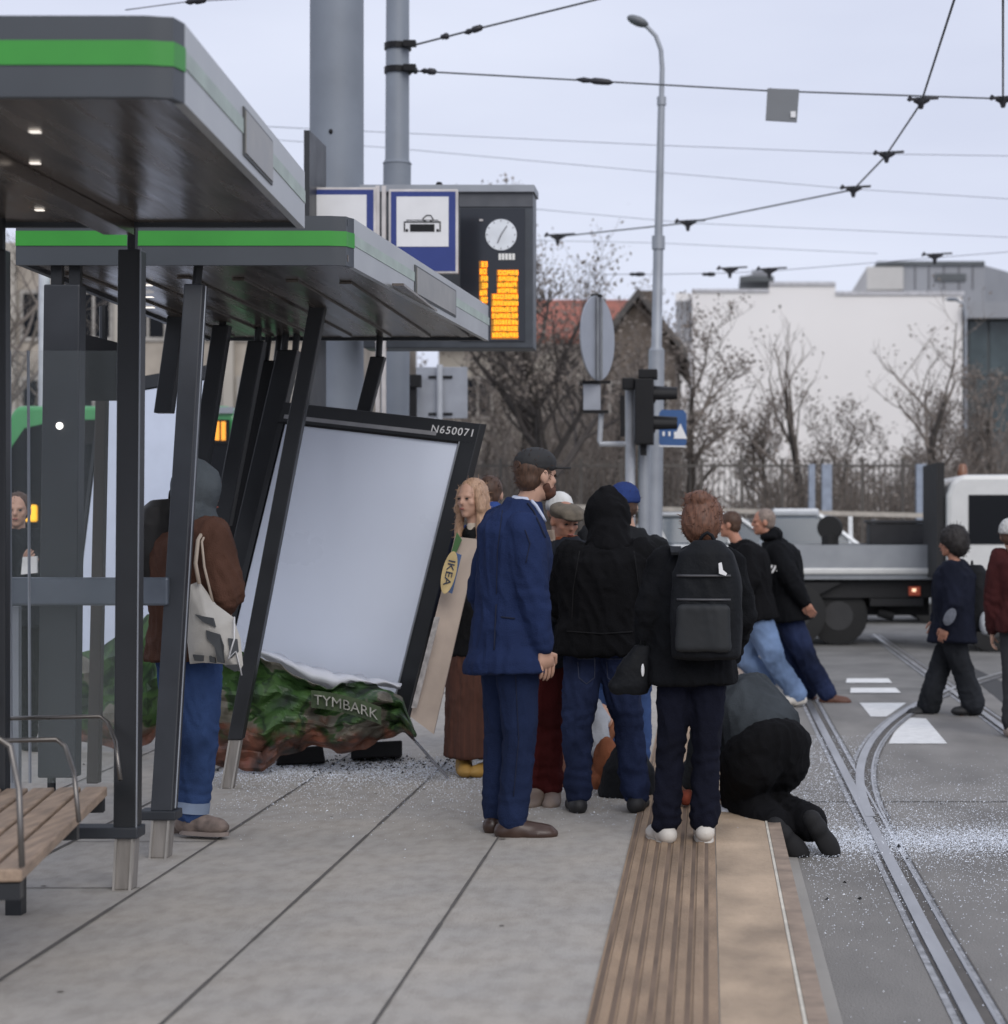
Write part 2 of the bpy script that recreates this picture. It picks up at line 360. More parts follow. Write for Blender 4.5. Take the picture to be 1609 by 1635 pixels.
# grey block on top right, behind
Y2 = 112; r = empty('grey_building', (U(1500,0,Y2).x, Y2, RD), 'grey panel clad building with dark roof edge rising behind the white block', 'building')
def bx(p0, p1, Y, dep, name, m, r):
    a = U(p0[0],p0[1],Y); c = U(p1[0],p1[1],Y); b = MB(); b.box((a.x,Y,c.z),(c.x,Y+dep,a.z)); return b.build(name, m, r)
b = MB(); a = U(1442,424,Y2); c = U(1572,424,Y2)
b.box((a.x,Y2,0),(c.x,Y2+30,a.z)); b.hexa([(c.x,Y2+.01,0),(c.x+14,Y2+22,0),(c.x+14,Y2+30,0),(c.x,Y2+29.9,0),(c.x,Y2+.01,a.z),(c.x+14,Y2+22,a.z-.2),(c.x+14,Y2+30,a.z-.2),(c.x,Y2+29.9,a.z)])
b.build('wall', greyw, r)
bx((1384,426),(1442,462),Y2-.5,20,'wall', mat('cream_cladding',(.45,.44,.42),.7,var=.1,vs=.6), r)
bx((1400,417),(1572,423.5),Y2-.15,29,'roof_edge', darkw, r)
bx((1492,437),(1542,449),Y2-.1,.05,'louvre', darkw, r)
for px in (1460,1482,1506,1530,1552):
    bx((px,424.5),(px+1.6,462),Y2-.06,.05,'panel_joint', mat('joint_grey',(.12,.12,.13),.7), r)
# right dark glazed wing
Y3 = 90.4; r = empty('glazed_wing', (U(1570,0,Y3).x, Y3, RD), 'dark glazed wing with a flat pale canopy at the right edge behind the thin lamp', 'building')
b = MB(); a = U(1545,505,Y3); b.box((a.x,Y3,0),(a.x+18,Y3+10,a.z)); b.build('wall', darkw, r)
b = MB(); a = U(1540,482,Y3-.9); b.box((a.x+.02,Y3-.9,a.z-.72),(a.x+18,Y3+10.5,a.z))
b.build('roof', greyw, r)
for k,(p, q) in enumerate([((1548,512),(1576,600)),((1580,512),(1612,600)),((1548,606),(1576,690)),((1580,606),(1612,690))]):
    bx(p, q, Y3-.08, .06, 'window', mat('glass_green',(.05,.07,.075),.15,var=.3,vs=1), r)
# red roofed house and gabled house
def house(name, label, px0, px1, pye, pyr, Y, dep, rm_, wm, gable):
    a = U(px0,pye,Y); c = U(px1,pye,Y); zr = U(0,pyr,Y+dep/2 if not gable else Y).z
    r = empty(name, ((a.x+c.x)/2, Y, 0), label, 'house')
    b = MB(); b.box((a.x,Y,RD),(c.x,Y+dep,a.z))
    if gable: b.prism([(a.x,Y,a.z),(c.x,Y,a.z),((a.x+c.x)/2,Y,zr)], (0,dep,0))
    b.build('wall', wm, r)
    b = MB(); mx_ = (a.x+c.x)/2
    if gable:
        for s in (-1,1):
            e = a.x-.4 if s < 0 else c.x+.4
            b.hexa([(mx_,Y-.5,zr),(mx_,Y+dep,zr),(e,Y+dep,a.z-.3),(e,Y-.5,a.z-.3),(mx_,Y-.5,zr+.3),(mx_,Y+dep,zr+.3),(e,Y+dep,a.z),(e,Y-.5,a.z)])
    else:
        b.hexa([(a.x-.4,Y-.5,a.z-.05),(c.x+.4,Y-.5,a.z-.05),(c.x+.4,Y+dep/2,zr-.05),(a.x-.4,Y+dep/2,zr-.05),(a.x-.4,Y-.5,a.z+.2),(c.x+.4,Y-.5,a.z+.2),(c.x+.4,Y+dep/2,zr+.2),(a.x-.4,Y+dep/2,zr+.2)])
    b.build('roof', rm_, r)
    windows(r, a.x+.5, c.x-.5, 1, a.z-.3, Y, 3, 2, .9, 1.3, mat('window_frame',(.35,.33,.3),.6))
    b = MB(); b.box((a.x+1,Y+dep*.4,zr-.6),(a.x+1.7,Y+dep*.4+.7,zr+.9)); b.build('chimney', brick, r); return r
house('red_roof_house', 'old house with a red tiled roof behind the leafless trees', 700, 985, 548, 487, 70, 12, tile, conc2, False)
house('gabled_house', 'dark gabled house beside the tall street lamp', 962, 1078, 560, 476, 66, 14, mat('dark_roof',(.08,.075,.07),.8,var=.2), brick, True)
# pale facade behind the shelters on the left
Y = 62; a = U(-260,404,Y); c = U(560,404,Y)
r = empty('pale_building', (a.x+8, Y, 0), 'long pale beige building seen between the shelter posts', 'building')
b = MB(); b.box((a.x,Y,RD),(c.x,Y+14,a.z)); b.build('wall', mat('beige_stone',(.36,.32,.27),.85,var=.3,vs=.9,bump=.2,bs=4), r)
b = MB(); b.box((a.x-.2,Y-.25,a.z+.003),(c.x+.2,Y+14,a.z+.3)); b.build('cornice', conc2, r)
windows(r, a.x+.4, c.x-.4, 1.2, a.z-.6, Y, 9, 3, 1.0, 1.35, mat('window_frame',(.35,.33,.3),.6))
for i in range(10):
    x = a.x+.4+i*(c.x-a.x-.8)/9; b = MB(); b.box((x-.16,Y-.22,0),(x+.16,Y-.003,a.z)); b.build('pilaster', conc2, r)

# ---------------------------------------------------------------- bare trees and undergrowth
bark = mat('bark', (.045,.038,.033), .9, var=.35, vs=9)
twig = mat('twigs', (.17,.145,.125), .9, var=.35, vs=4)
leafm = mat('dry_leaves', (.16,.135,.115), .85, var=.45, vs=3)
def tree(px, pyb, pyt, Y, spread, label, lean=0, dens=1.0, leaves=.5, fork=.35, r0=None, seed=1, name='bare_tree', z0=.6, dark=False):
    rnd = random.Random(seed); base = U(px, pyb, Y); base.z = z0; top = U(px, pyt, Y).z; Ht = top-z0
    root = empty(name, base, label, 'tree', 'bare trees behind the fence'); tk = MB(); cr_ = MB(); lf = MB()
    r0 = r0 or Ht*.018+.03
    def grow(p, d, L_, r, lev):
        n = 4 if lev < 3 else 3; pts = [p]; rr = [r]; q = p.copy(); dd = d.copy()
        for i in range(n):
            dd = (dd+V((rnd.uniform(-1,1),rnd.uniform(-1,1),rnd.uniform(-.5,.9)))*(.16+.05*lev)).normalized()
            q = q+dd*L_/n; pts.append(q); rr.append(r*(1-.6*(i+1)/n))
        (tk if lev == 0 else cr_).tube(pts, rr, (7,5,4,3,3,3)[lev], cap=False)
        if lev >= (4 if dens > .8 else 3):
            if rnd.random() < leaves:
                for _ in range(3):
                    c = q+V((rnd.gauss(0,.09),rnd.gauss(0,.09),rnd.gauss(0,.09))); s = rnd.uniform(.025,.06)
                    a = V((rnd.uniform(-1,1),rnd.uniform(-1,1),rnd.uniform(-1,1))).normalized()*s; e = a.orthogonal().normalized()*s*.7
                    lf.add([c-a, c+e, c+a, c-e], [(0,1,2,3)])
            return
        nb = rnd.randint(3,5) if lev else int(6*dens)+3
        for i in range(nb):
            t = fork+(1-fork)*(i+rnd.random())/nb if lev == 0 else .25+.75*(i+rnd.random())/nb
            k = min(n-1, int(t*n)); f = t*n-k; o_ = pts[k].lerp(pts[k+1], f); rad = r*(1-.6*t)*.6
            a = rnd.uniform(0, 2*PI); out_ = V((math.cos(a)*spread, math.sin(a)*spread, rnd.uniform(.25,.95)))
            nd = (dd*.35+out_.normalized()).normalized()
            grow(o_, nd, L_*rnd.uniform(.42,.68)*(1 if lev else .75), max(.006, rad), lev+1)
    d0 = V((lean, 0, 1)).normalized()
    grow(base, d0, Ht*.72, r0, 0)
    zs = sorted(v.z for v in cr_.v); zm = zs[int(len(zs)*.93)]; s = (top-base.z)/(zm-base.z)
    for m_ in (tk, cr_, lf):
        for v in m_.v: v.z = base.z+(v.z-base.z)*s
    tk.build('trunk', bark, root, smooth='full', fix=False); c_ = cr_.build('crown', mat('dark_twigs',(.07,.06,.055),.9,var=.3,vs=4) if dark else twig, root, fix=False)
    if lf.v: lf.build('dry_leaves', leafm, c_, fix=False)
tree(908,740,392,40,1.0,'tall bare tree with a crooked dark trunk left of the round sign back',lean=-.1,seed=4,leaves=.85,dens=2.8,r0=.17,dark=True)
tree(975,740,480,48,.9,'bare tree with a brownish crown in front of the gabled house',seed=5,leaves=.4)
tree(830,740,540,46,.9,'bare tree partly hidden by the departure display',seed=6,leaves=.3)
tree(768,740,575,50,.9,'small bare tree left of the departure display edge',seed=9,leaves=.3)
tree(1095,740,520,44,1.2,'bare tree with drooping leafy twigs right of the tall street lamp',lean=.1,seed=11,leaves=.95)
tree(1283,790,530,46,.55,'slender forked bare tree in front of the white building',seed=12,leaves=.15,fork=.45,dens=.6)
tree(1225,790,650,50,.9,'low bushy bare tree left of the forked slender one',seed=13,leaves=.6)
tree(1345,790,655,49,.9,'low bushy bare tree right of the forked slender one',seed=14,leaves=.5)
tree(1470,790,522,46,.75,'tall bare tree with clustered twigs left of the thin lamp',seed=15,leaves=.6,dens=.75)
tree(1505,790,640,52,.8,'bare tree right behind the thin lamp at the building corner',seed=16,leaves=.5)
tree(1585,790,590,48,.9,'bare tree at the right edge before the glazed wing',seed=17,leaves=.4)
tree(24,840,375,34,1.1,'bare tree seen past the left shelter posts',seed=18,leaves=0,z0=RD,dens=.9)
# undergrowth: nobody could count it
rnd = random.Random(3); ub = MB(); ul = MB()
def tangle(px, Y, h, z0):
    x = U(px,0,Y).x
    p = V((x,Y,z0)); d = V((rnd.gauss(0,.16),rnd.gauss(0,.16),1)); pts = [p]
    for i in range(4):
        p = p+d*h/4; d = d+V((rnd.gauss(0,.16),rnd.gauss(0,.1),0)); pts.append(p)
    ub.tube(pts, [.018,.015,.011,.008,.004], 3, cap=False)
    for i in range(7):
        k = rnd.randint(1,4); o_ = pts[k]; e = o_+V((rnd.gauss(0,.28),rnd.gauss(0,.2),rnd.uniform(.1,.5)))
        ub.tube([o_, (o_+e)/2+V((0,0,.04)), e], [.009,.007,.003], 3, cap=False)
        if rnd.random() < .35:
            s = rnd.uniform(.025,.065); a = V((rnd.uniform(-1,1),rnd.uniform(-1,1),rnd.uniform(-1,1))).normalized()*s; c = e; q = a.orthogonal().normalized()*s
            ul.add([c-a,c+q,c+a,c-q], [(0,1,2,3)])
def hprof(px):
    pts = [(700,2.4),(760,3.4),(850,4.2),(900,4.0),(1040,4.2),(1085,2.4),(1130,.9),(1195,1.0),(1230,1.9),(1320,1.9),(1400,1.4),(1440,2.0),(1530,2.3),(1560,3.2),(1640,3.6)]
    for (a,ha),(b_,hb) in zip(pts,pts[1:]):
        if a <= px <= b_: return ha+(hb-ha)*(px-a)/(b_-a)
    return 2
for i in range(2300):
    px = rnd.uniform(690,1640); Y = rnd.uniform(43.5,58); h = hprof(px)*rnd.uniform(.45,1.05)*Y/50
    if 1110 < px < 1190 and rnd.random() < .6: continue
    tangle(px, Y, h+.6, .4)
ug = ub.build('undergrowth', twig, fix=False); tag(ug, 'tangle of leafless grey brown scrub behind the fence', 'undergrowth', kind='stuff')
o = ul.build('dry_leaves', leafm, ug, fix=False); tag(o, kind='stuff')

# ---------------------------------------------------------------- fence, barrier, far lamps
fen = mat('fence_metal', (.1,.09,.08), .6, metal=.2, var=.2)
Y = 42; zt = U(0,738,Y).z; xa = U(735,0,Y).x; xb = U(1505,0,Y).x
r = empty('picket_fence', ((xa+xb)/2,Y,RD), 'long dark metal picket fence in front of the scrub', 'fence')
np_ = 12
for i in range(np_):
    x0 = xa+(xb-xa)*i/np_; x1 = xa+(xb-xa)*(i+1)/np_; b = MB()
    b.box((x0+.04,Y-.02,zt-.1),(x1-.04,Y+.02,zt-.05)); b.box((x0+.04,Y-.02,.25),(x1-.04,Y+.02,.3))
    k = int((x1-x0)/.11)
    for j in range(1,k): x = x0+(x1-x0)*j/k; b.tube([(x,Y,0),(x,Y,zt+.05)], .0115, 5)
    b.build('picket_panel', fen, r)
    b = MB(); b.box((x0-.035,Y-.035,RD),(x0+.035,Y+.035,zt+.08)); b.build('post', fen, r)
b = MB(); 
for i, (p0, p1) in enumerate(((1291,1301),(1312,1328),(1463,1479))):
    a = U(p0,741,Y-1); c = U(p1,812,Y-1); b = MB(); b.box((a.x,Y-1,RD),(c.x,Y-.8,a.z)); o = b.build('grey_blue_pillar', mat('pillar_paint',(.27,.31,.38),.6), bevel=.01)
    tag(o, ['narrow grey blue pillar by the fence behind the runners','wide grey blue pillar by the fence, right of the narrow one','grey blue pillar by the fence left of the white van'][i], 'pillar', 'pillars by the fence')
Y = 39; r = empty('guard_rail', (U(1300,0,Y).x,Y,RD), 'pale horizontal guard rail running behind the parked vehicles', 'guard rail')
b = MB(); a = U(880,805,Y); c = U(1505,820,Y); b.hexa([(a.x,Y,a.z-.09),(c.x,Y,c.z-.09),(c.x,Y+.06,c.z-.09),(a.x,Y+.06,a.z-.09),(a.x,Y,a.z),(c.x,Y,c.z),(c.x,Y+.06,c.z),(a.x,Y+.06,a.z)]); b.build('rail', mat('rail_paint',(.42,.38,.33),.6,var=.2), r)
for i in range(7):
    x = a.x+.1+(c.x-a.x-.2)*i/6; b = MB(); b.box((x-.05,Y+.063,RD),(x+.05,Y+.14,1.55)); b.build('post', galv, r)
r = empty('thin_lamp', (U(1541,0,60).x,60,RD), 'thin far street lamp at the right corner of the white building', 'street lamp', 'street lamps')
b = MB(); p = U(1541,478,60); b.tube([(p.x,60,RD),(p.x,60,p.z-.5),(p.x-.05,60,p.z-.15),(p.x-.3,60,p.z)], [.07,.05,.045,.04], 8); b.build('pole', galv, r, smooth=True)
b = MB(); b.ell((p.x-.4,60,p.z),(.2,.1,.06)); b.build('lamp_head', mastm, r, smooth=True)

# ---------------------------------------------------------------- masts, street lamp, signals
Y = 17.5; b = MB(); a = U(494,0,Y); c = U(579,0,Y); mx_ = (a.x+c.x)/2; rr = (c.x-a.x)/2
o = empty('overhead_mast', (mx_,Y,0), 'thick pale grey steel mast left of the thinner sleeved pole', 'mast', 'overhead line masts')
b.tube([(mx_,Y,0),(mx_+.01,Y,9)], [rr*1.03,rr*.98], 40); b.build('shaft', mastm, o, smooth=True)
b = MB(); b.tube([(mx_,Y,0),(mx_,Y,.12)], rr*1.35, 32); b.build('base_collar', mastm, o, smooth=True)
b = MB(); p = U(528,210,Y-rr-.004); b.ell(p, (.018,.012,.022)); b.build('bolt', black, o, smooth=True)
Y = 20; p0 = U(627,640,Y); p1 = U(634,262,Y); p2 = U(636,0,Y)
o = empty('overhead_pole', (p0.x,Y,0), 'slimmer grey pole with a thicker lower sleeve right of the thick mast', 'mast', 'overhead line masts')
b = MB(); b.tube([(p0.x,Y,0),(p1.x,Y,p1.z)], [.145,.137], 32); b.build('sleeve', mastm, o, smooth=True)
b = MB(); b.tube([(p1.x,Y,p1.z),(p1.x,Y,p1.z+.04),(p2.x,Y,9)], [.145,.119,.108], 32); b.build('shaft', mastm, o, smooth=True)
for py in (75,113):
    q = U(635,py,Y); b = MB(); b.tube([(q.x,Y,q.z-.03),(q.x,Y,q.z+.03)], .135, 24)
    b.box((q.x+.08,Y-.17,q.z-.03),(q.x+.2,Y-.1,q.z+.03)); b.build('clamp', black, o)
# tall lamp
Y = 24; s = F/Y; q = [U(1044,835,Y),U(1048,560,Y),U(1051,385,Y),U(1056,155,Y),U(1058,120,Y)]
o = empty('street_lamp', (q[0].x,Y,RD), 'tall grey street lamp with a curved arm above the traffic signal', 'street lamp', 'street lamps')
b = MB(); b.tube([(q[0].x,Y,RD),q[0],q[1]], [.105,.1,.095], 20); b.tube([q[1],q[1]+V((0,0,.05)),q[2]], [.095,.062,.06], 20)
b.tube([q[2],q[2]+V((0,0,.01)),q[3]], [.06,.05,.042], 16); b.tube([q[2]-V((0,0,.1)),q[2]+V((0,0,.06))], .078, 16); b.tube([q[3]-V((0,0,.1)),q[3]], .055, 16)
b.build('pole', galv, o, smooth=True)
b = MB(); b.tube([U(1056,155,Y),U(1057,110,Y),U(1055,80,Y),U(1047,58,Y),U(1035,45,Y),U(1026,39,Y)], [.032,.03,.028,.026,.025,.024], 10); b.build('curved_arm', galv, o, smooth=True)
b = MB(); c0 = U(1018,34,Y); b.ell(c0, (V((.13,0,-.05)),V((0,.1,0)),V((.02,0,.055)))); b.build('lamp_head', mat('lamp_grey',(.14,.15,.16),.5), o, smooth=True)
# signal post with back of round sign
Y = 20
def pole(o, pts, rad, m, name='pole', n=12): b = MB(); b.tube(pts, rad, n); return b.build(name, m, o, smooth=True)
p = U(1006,620,Y); o = empty('signal_post', (p.x,Y,RD), 'pale post carrying the traffic signal and an angled side bracket', 'post')
pm = mat('pale_post', (.42,.44,.47), .5, metal=.2, var=.1)
pole(o, [(p.x,Y,RD),(p.x,Y,p.z)], .05, pm)
b = MB(); a = U(1000,709,Y); c = U(958,709,Y); d = U(960,656,Y); b.tube([a,c,c+V((-.005,0,.03)),d], .027, 10); b.build('side_bracket', pm, o, smooth=True)
q = U(1028,0,Y); b = MB(); b.tube([(q.x,Y+.02,RD),(q.x,Y+.02,U(0,700,Y).z)], .06, 12); b.build('rear_post', galv, o, smooth=True)
# round sign seen from behind, turned
o = empty('round_sign', U(953,540,Y-.1), 'round traffic sign seen obliquely from its grey back', 'traffic sign', 'backs of traffic signs')
cc = U(953,540,Y-.1); an = R(69); uu = V((math.cos(an),math.sin(an),0)); nn = V((-math.sin(an),math.cos(an),0)); b = MB()
b.loft([(cc-nn*.008,uu*.42,V((0,0,.42))),(cc-nn*.009,uu*.415,V((0,0,.415)))],48) if 0 else b.loft([(cc-nn*.012,uu*.405,V((0,0,.42))),(cc+nn*.004,uu*.405,V((0,0,.42)))], 48)
b.build('disc', mat('sign_back',(.33,.35,.39),.45,metal=.3,var=.08), o)
b = MB(); 
for dx in (-.045,.045): b.bar(cc+nn*-.03+uu*dx-V((0,0,.41)), cc+nn*-.03+uu*dx+V((0,0,.40)), .02, .03)
b.build('stiffener', mat('stiff',(.2,.21,.23),.5), o)
b = MB(); t0 = U(953,475,Y); b.box((t0.x-.055,Y-.12,t0.z-.01),(t0.x+.055,Y-.06,t0.z+.02)); b.build('cap', black, o)
o = empty('small_plate', U(947,634,Y), 'small grey plate under the round sign back', 'sign plate', 'backs of traffic signs')
a = U(931,613,Y-.06); c = U(965,655,Y-.06); b = MB(); b.box((a.x,Y-.06,c.z),(c.x-.04,Y-.045,a.z)); b.build('plate', MATS['sign_back'], o, bevel=.004)
b = MB(); b.box((a.x-.01,Y-.09,a.z+.003),(c.x+.06,Y-.03,a.z+.03)); b.box((a.x+.0,Y-.09,c.z-.03),(c.x+.04,Y-.03,c.z-.003)); b.build('bracket', black, o)
# traffic signal
o = empty('traffic_signal', U(1030,650,Y-.1), 'black traffic signal with two hooded lamps facing right', 'traffic signal')
def wb(p0, p1, Y, dep, name, m, r, bevel=0):
    a = U(p0[0],p0[1],Y); c = U(p1[0],p1[1],Y); b = MB(); b.box((a.x,Y,c.z),(c.x,Y+dep,a.z)); return b.build(name, m, r, bevel=bevel)
wb((1013,604),(1043,709),Y-.32,.3,'housing',black,o,.01); wb((1019,589),(1049,604),Y-.28,.25,'top_box',black,o,.01)
wb((993,603),(1012.5,621),Y-.25,.2,'side_box',black,o,.01); wb((990,632),(997,697),Y-.2,.05,'edge_plate',black,o)
wb((1022,709.5),(1032,727),Y-.2,.06,'mount',black,o)
for i, (y0, y1) in enumerate(((620,641),(668,688))):
    a = U(1043,(y0+y1)/2,Y-.17); e = U(1081,(y0+y1)/2,Y-.17); b = MB(); n = 16; vs = []; fs = []
    for k, (P_, rr) in enumerate(((a,.1),(e,.085))):
        for ro in (rr, rr-.012):
            for j in range(n+1):
                t = PI*(-.18)+PI*1.36*j/n; vs.append(P_+V((0,-math.cos(t)*ro,math.sin(t)*ro*.9)))
    m_ = n+1
    for j in range(n):
        fs += [(j,j+1,2*m_+j+1,2*m_+j),(m_+j,3*m_+j,3*m_+j+1,m_+j+1),(2*m_+j,2*m_+j+1,3*m_+j+1,3*m_+j)]
    b.add(vs, fs); h = b.build('visor', black, o)
    b = MB(); b.ell(a+V((.01,0,0)), (.02,.085,.085)); b.build('lens', mat('dark_lens',(.03,.02,.02),.2), h, smooth=True)
b = MB(); a = U(1013,640,Y-.33); 
# blue crossing sign behind signal
Yb = 20.6; M_ = mat('sign_blue', (.03,.09,.24), .4, var=.05); o = empty('crossing_sign', U(1074,684,Yb), 'blue pedestrian crossing sign with a white triangle right of the signal', 'traffic sign')
c0 = U(1074,684,Yb); ax = V((.14,.06,0)); uz = V((0,0,.19)); b = MB()
b.prism([c0-ax-uz*.8,c0-ax*.8-uz,c0+ax*.8-uz,c0+ax-uz*.8,c0+ax+uz*.8,c0+ax*.8+uz,c0-ax*.8+uz,c0-ax+uz*.8], (0,.02,0)); b.build('plate', M_, o)
b = MB(); nn = V((0,-.006,0)); b.prism([c0+ax*1.05-uz*.55+nn,c0+ax*.05-uz*.55+nn,c0+ax*.55+uz*.28+nn],(0,.004,0))
for k in range(4): cx = c0-ax*.75+ax*.42*k-uz*.42+nn*1.5; b.prism([cx,cx+ax*.16,cx+ax*.16+uz*.24,cx+uz*.24],(0,.004,0))
b.prism([c0-ax-uz+nn*.8,c0+ax-uz+nn*.8,c0+ax-uz*.93+nn*.8,c0-ax-uz*.93+nn*.8],(0,.004,0))
b.build('white_symbol', mat('sign_white',(.75,.75,.75),.4,var=.04), o)
b = MB(); b.tube([c0+V((0,.03,.1)),V((U(1046,0,Y).x,24-.1,c0.z+.1))], .02, 8); b.build('bracket', galv, o)
# back of grey rectangular sign and small black signal
Y = 22; o = empty('grey_sign_back', U(703,700,Y), 'grey rectangular sign back on a pale post above the tilted poster case', 'traffic sign', 'backs of traffic signs')
wb((664,586),(746,668),Y,.02,'plate',MATS['sign_back'],o,.005)
pole(o, [V((U(703,0,Y).x,Y-.06,0)),V((U(703,0,Y).x,Y-.06,U(0,583,Y).z))], .034, pm)
for py in (600,659): wb((684,py),(722,py+4),Y-.02,.016,'clamp',black,o)
wb((651,598),(671,618),Y-.25,.12,'lamp_box',black,o,.005); wb((652,619),(664,676),Y-.2,.08,'lamp_post',black,o)
# thin info board edge left of mast
a = U(485,208,16); c = U(494,395,16); b = MB(); b.box((a.x,16,1.2),(c.x,16.7,a.z)); tag(b.build('board_edge', post_d), 'narrow dark board seen edge on left of the thick mast', 'board')
# pale pole far left
o = empty('pale_pole', (U(71,0,26).x,26,RD), 'pale pole seen between the shelter posts at the far left', 'pole'); q = U(71,400,26)
b = MB(); b.tube([(q.x,26,RD),(q.x,26,q.z)], [.085,.07], 12); b.build('shaft', mat('pale_mast',(.5,.52,.55),.5), o, smooth=True)

# ---------------------------------------------------------------- stop signs and departure display
Y = 16.3; sb = mat('sign_frame',(.55,.52,.5),.4,metal=.3); navy = mat('sign_navy',(.02,.04,.2),.4,var=.05); sw = mat('sign_white',(.75,.75,.75),.4,var=.04)
def stopsign(x0, x1, y0, y1, label, tram):
    o = empty('stop_sign', U((x0+x1)/2,(y0+y1)/2,Y), label, 'stop sign', 'blue edged stop signs')
    wb((x0,y0),(x1,y1),Y,.04,'frame',sb,o,.008)
    wb((x0+4,y0+4),(x1-4,y1-4),Y-.004,.004,'blue_field',navy,o)
    w = x1-x0; wb((x0+13,y0+12),(x1-15,y0+.68*(y1-y0)),Y-.009,.005,'white_field',sw,o)
    # tram pictogram: body, windows, pantograph
    b = MB(); cx = (x0+x1)/2-1; cy = y0+62; yy = Y-.013
    def rc(a, c, d, e): p = U(a,c,yy); q = U(d,e,yy); b.box((p.x,yy,q.z),(q.x,yy+.004,p.z))
    rc(cx-20,cy-6,cx+19,cy+6) if tram else None
    if tram:
        rc(cx-30,cy-8,cx-28,cy+6); rc(cx+27,cy-8,cx+29,cy+6); rc(cx-30,cy-10.5,cx+29,cy-8.5); rc(cx-27,cy+2,cx-23,cy+6); rc(cx+22,cy+2,cx+26,cy+6); rc(cx-26,cy-13,cx+25,cy-12)
        for s_, t_ in (((0,-14),(6,-20)),((6,-20),(13,-20)),((13,-20),(17,-14)),((0,-14),(5,-10)),((17,-14),(12,-10))):
            p = U(cx+s_[0],cy+s_[1],yy); q = U(cx+t_[0],cy+t_[1],yy); b.tube([p,q], .004, 5)
    if b.v: b.build('tram_pictogram', black, o)
    return o
stopsign(620,731,302,437,'stop sign with a black tram pictogram before the departure display',True)
stopsign(490,600,299,437,'stop sign half hidden by the rear shelter roof',False)
for i, px in enumerate((603,613)):
    p = U(px,297,Y+.03); b = MB(); b.bar((p.x,Y+.03,0),(p.x,Y+.03,p.z), .032,.03); tag(b.build('sign_post', sb, org=(p.x,Y,0)), ['left upright of the double post between both stop signs','right upright of the double post between both stop signs'][i], 'post', 'uprights between the stop signs')
Y = 17.1; o = empty('departure_display', U(720,420,Y), 'black electronic departure display with clock and amber rows', 'display')
wb((574,295),(853,306),Y-.05,.42,'top_trim',galv,o); wb((580,307),(851,556),Y,.33,'case',mat('display_case',(.045,.052,.062),.4),o,.01)
wb((733,307),(851,330),Y-.012,.011,'header',mat('display_header',(.08,.085,.095),.4),o)
wb((735,333),(838,545),Y-.012,.011,'screen',mat('screen_black',(.02,.023,.03),.15,var=0),o)
b = MB(); b.tube([U(701,296,Y+.1),U(701,291,Y+.1)], [.035,.02], 10); b.build('sensor', black, o)
amber = mat('amber_led', (1,.52,.03), .5, var=0, emit=.7); am2 = mat('amber_led_dim', (.45,.18,.01), .5, var=0, emit=.18)
p = U(800,375,Y-.016); b = MB(); b.tube([p,p-V((0,.006,0))], .133, 40); ck = b.build('clock_face', mat('clock_white',(.6,.63,.67),.5,var=.1,emit=.2), o)
b = MB(); f = p-V((0,.012,0)); b.tube([f,f+V((.05,0,.075))], .005, 5); b.tube([f,f+V((-.03,0,-.07))], .006, 5)
for k in range(12): a = k*PI/6; d = V((math.sin(a),0,math.cos(a))); b.tube([f+d*.112,f+d*.126], .0035, 4)
b.build('clock_hands', mat('hand_grey',(.25,.25,.27),.5), ck)
b = MB(); rn = random.Random(5); x = 796
while x < 823: w = rn.uniform(2,5); a = U(x,405,Y-.013); c = U(x+w,415,Y-.013); b.box((a.x,Y-.018,c.z),(c.x,Y-.0125,a.z)); x += w+1.1
b.build('small_caption', mat('caption_white',(.6,.6,.58),.5,emit=.25,var=0), o)
def rows(x0, x1, y0, y1, n):
    for i in range(n):
        ya = y0+(y1-y0)*i/n; yb = ya+(y1-y0)/n*.74; b = MB(); d = MB(); x = x0+rn.uniform(0,3)
        a = U(x0-1,ya-1,Y-.013); c = U(x1+1,yb+3.2,Y-.013); d.box((a.x,Y-.016,c.z),(c.x,Y-.0122,a.z))
        while x < x1-1:
            w = rn.uniform(3.5,6); k = rn.random()
            segs = [(0,0,w,1.6),(0,0,1.5,yb-ya),(w-1.5,0,w,yb-ya),(0,yb-ya-1.6,w,yb-ya),(0,(yb-ya)/2-.8,w,(yb-ya)/2+.8)]
            for q in rn.sample(segs, 4):
                a = U(x+q[0],ya+q[1],Y-.018); c = U(min(x+q[2],x1+1),ya+q[3],Y-.018); b.box((a.x,Y-.021,c.z),(c.x,Y-.0165,a.z))
            x += w+1.2
        rr = b.build('text_row', amber, o); d.build('row_glow', am2, rr)
rows(766,777,418,486,6); rows(794,826,432,470,4); rows(785,826,470,541,7)
for px in (800,): wb((765,350),(771,353),Y-.02,.004,'indicator',sb,o)

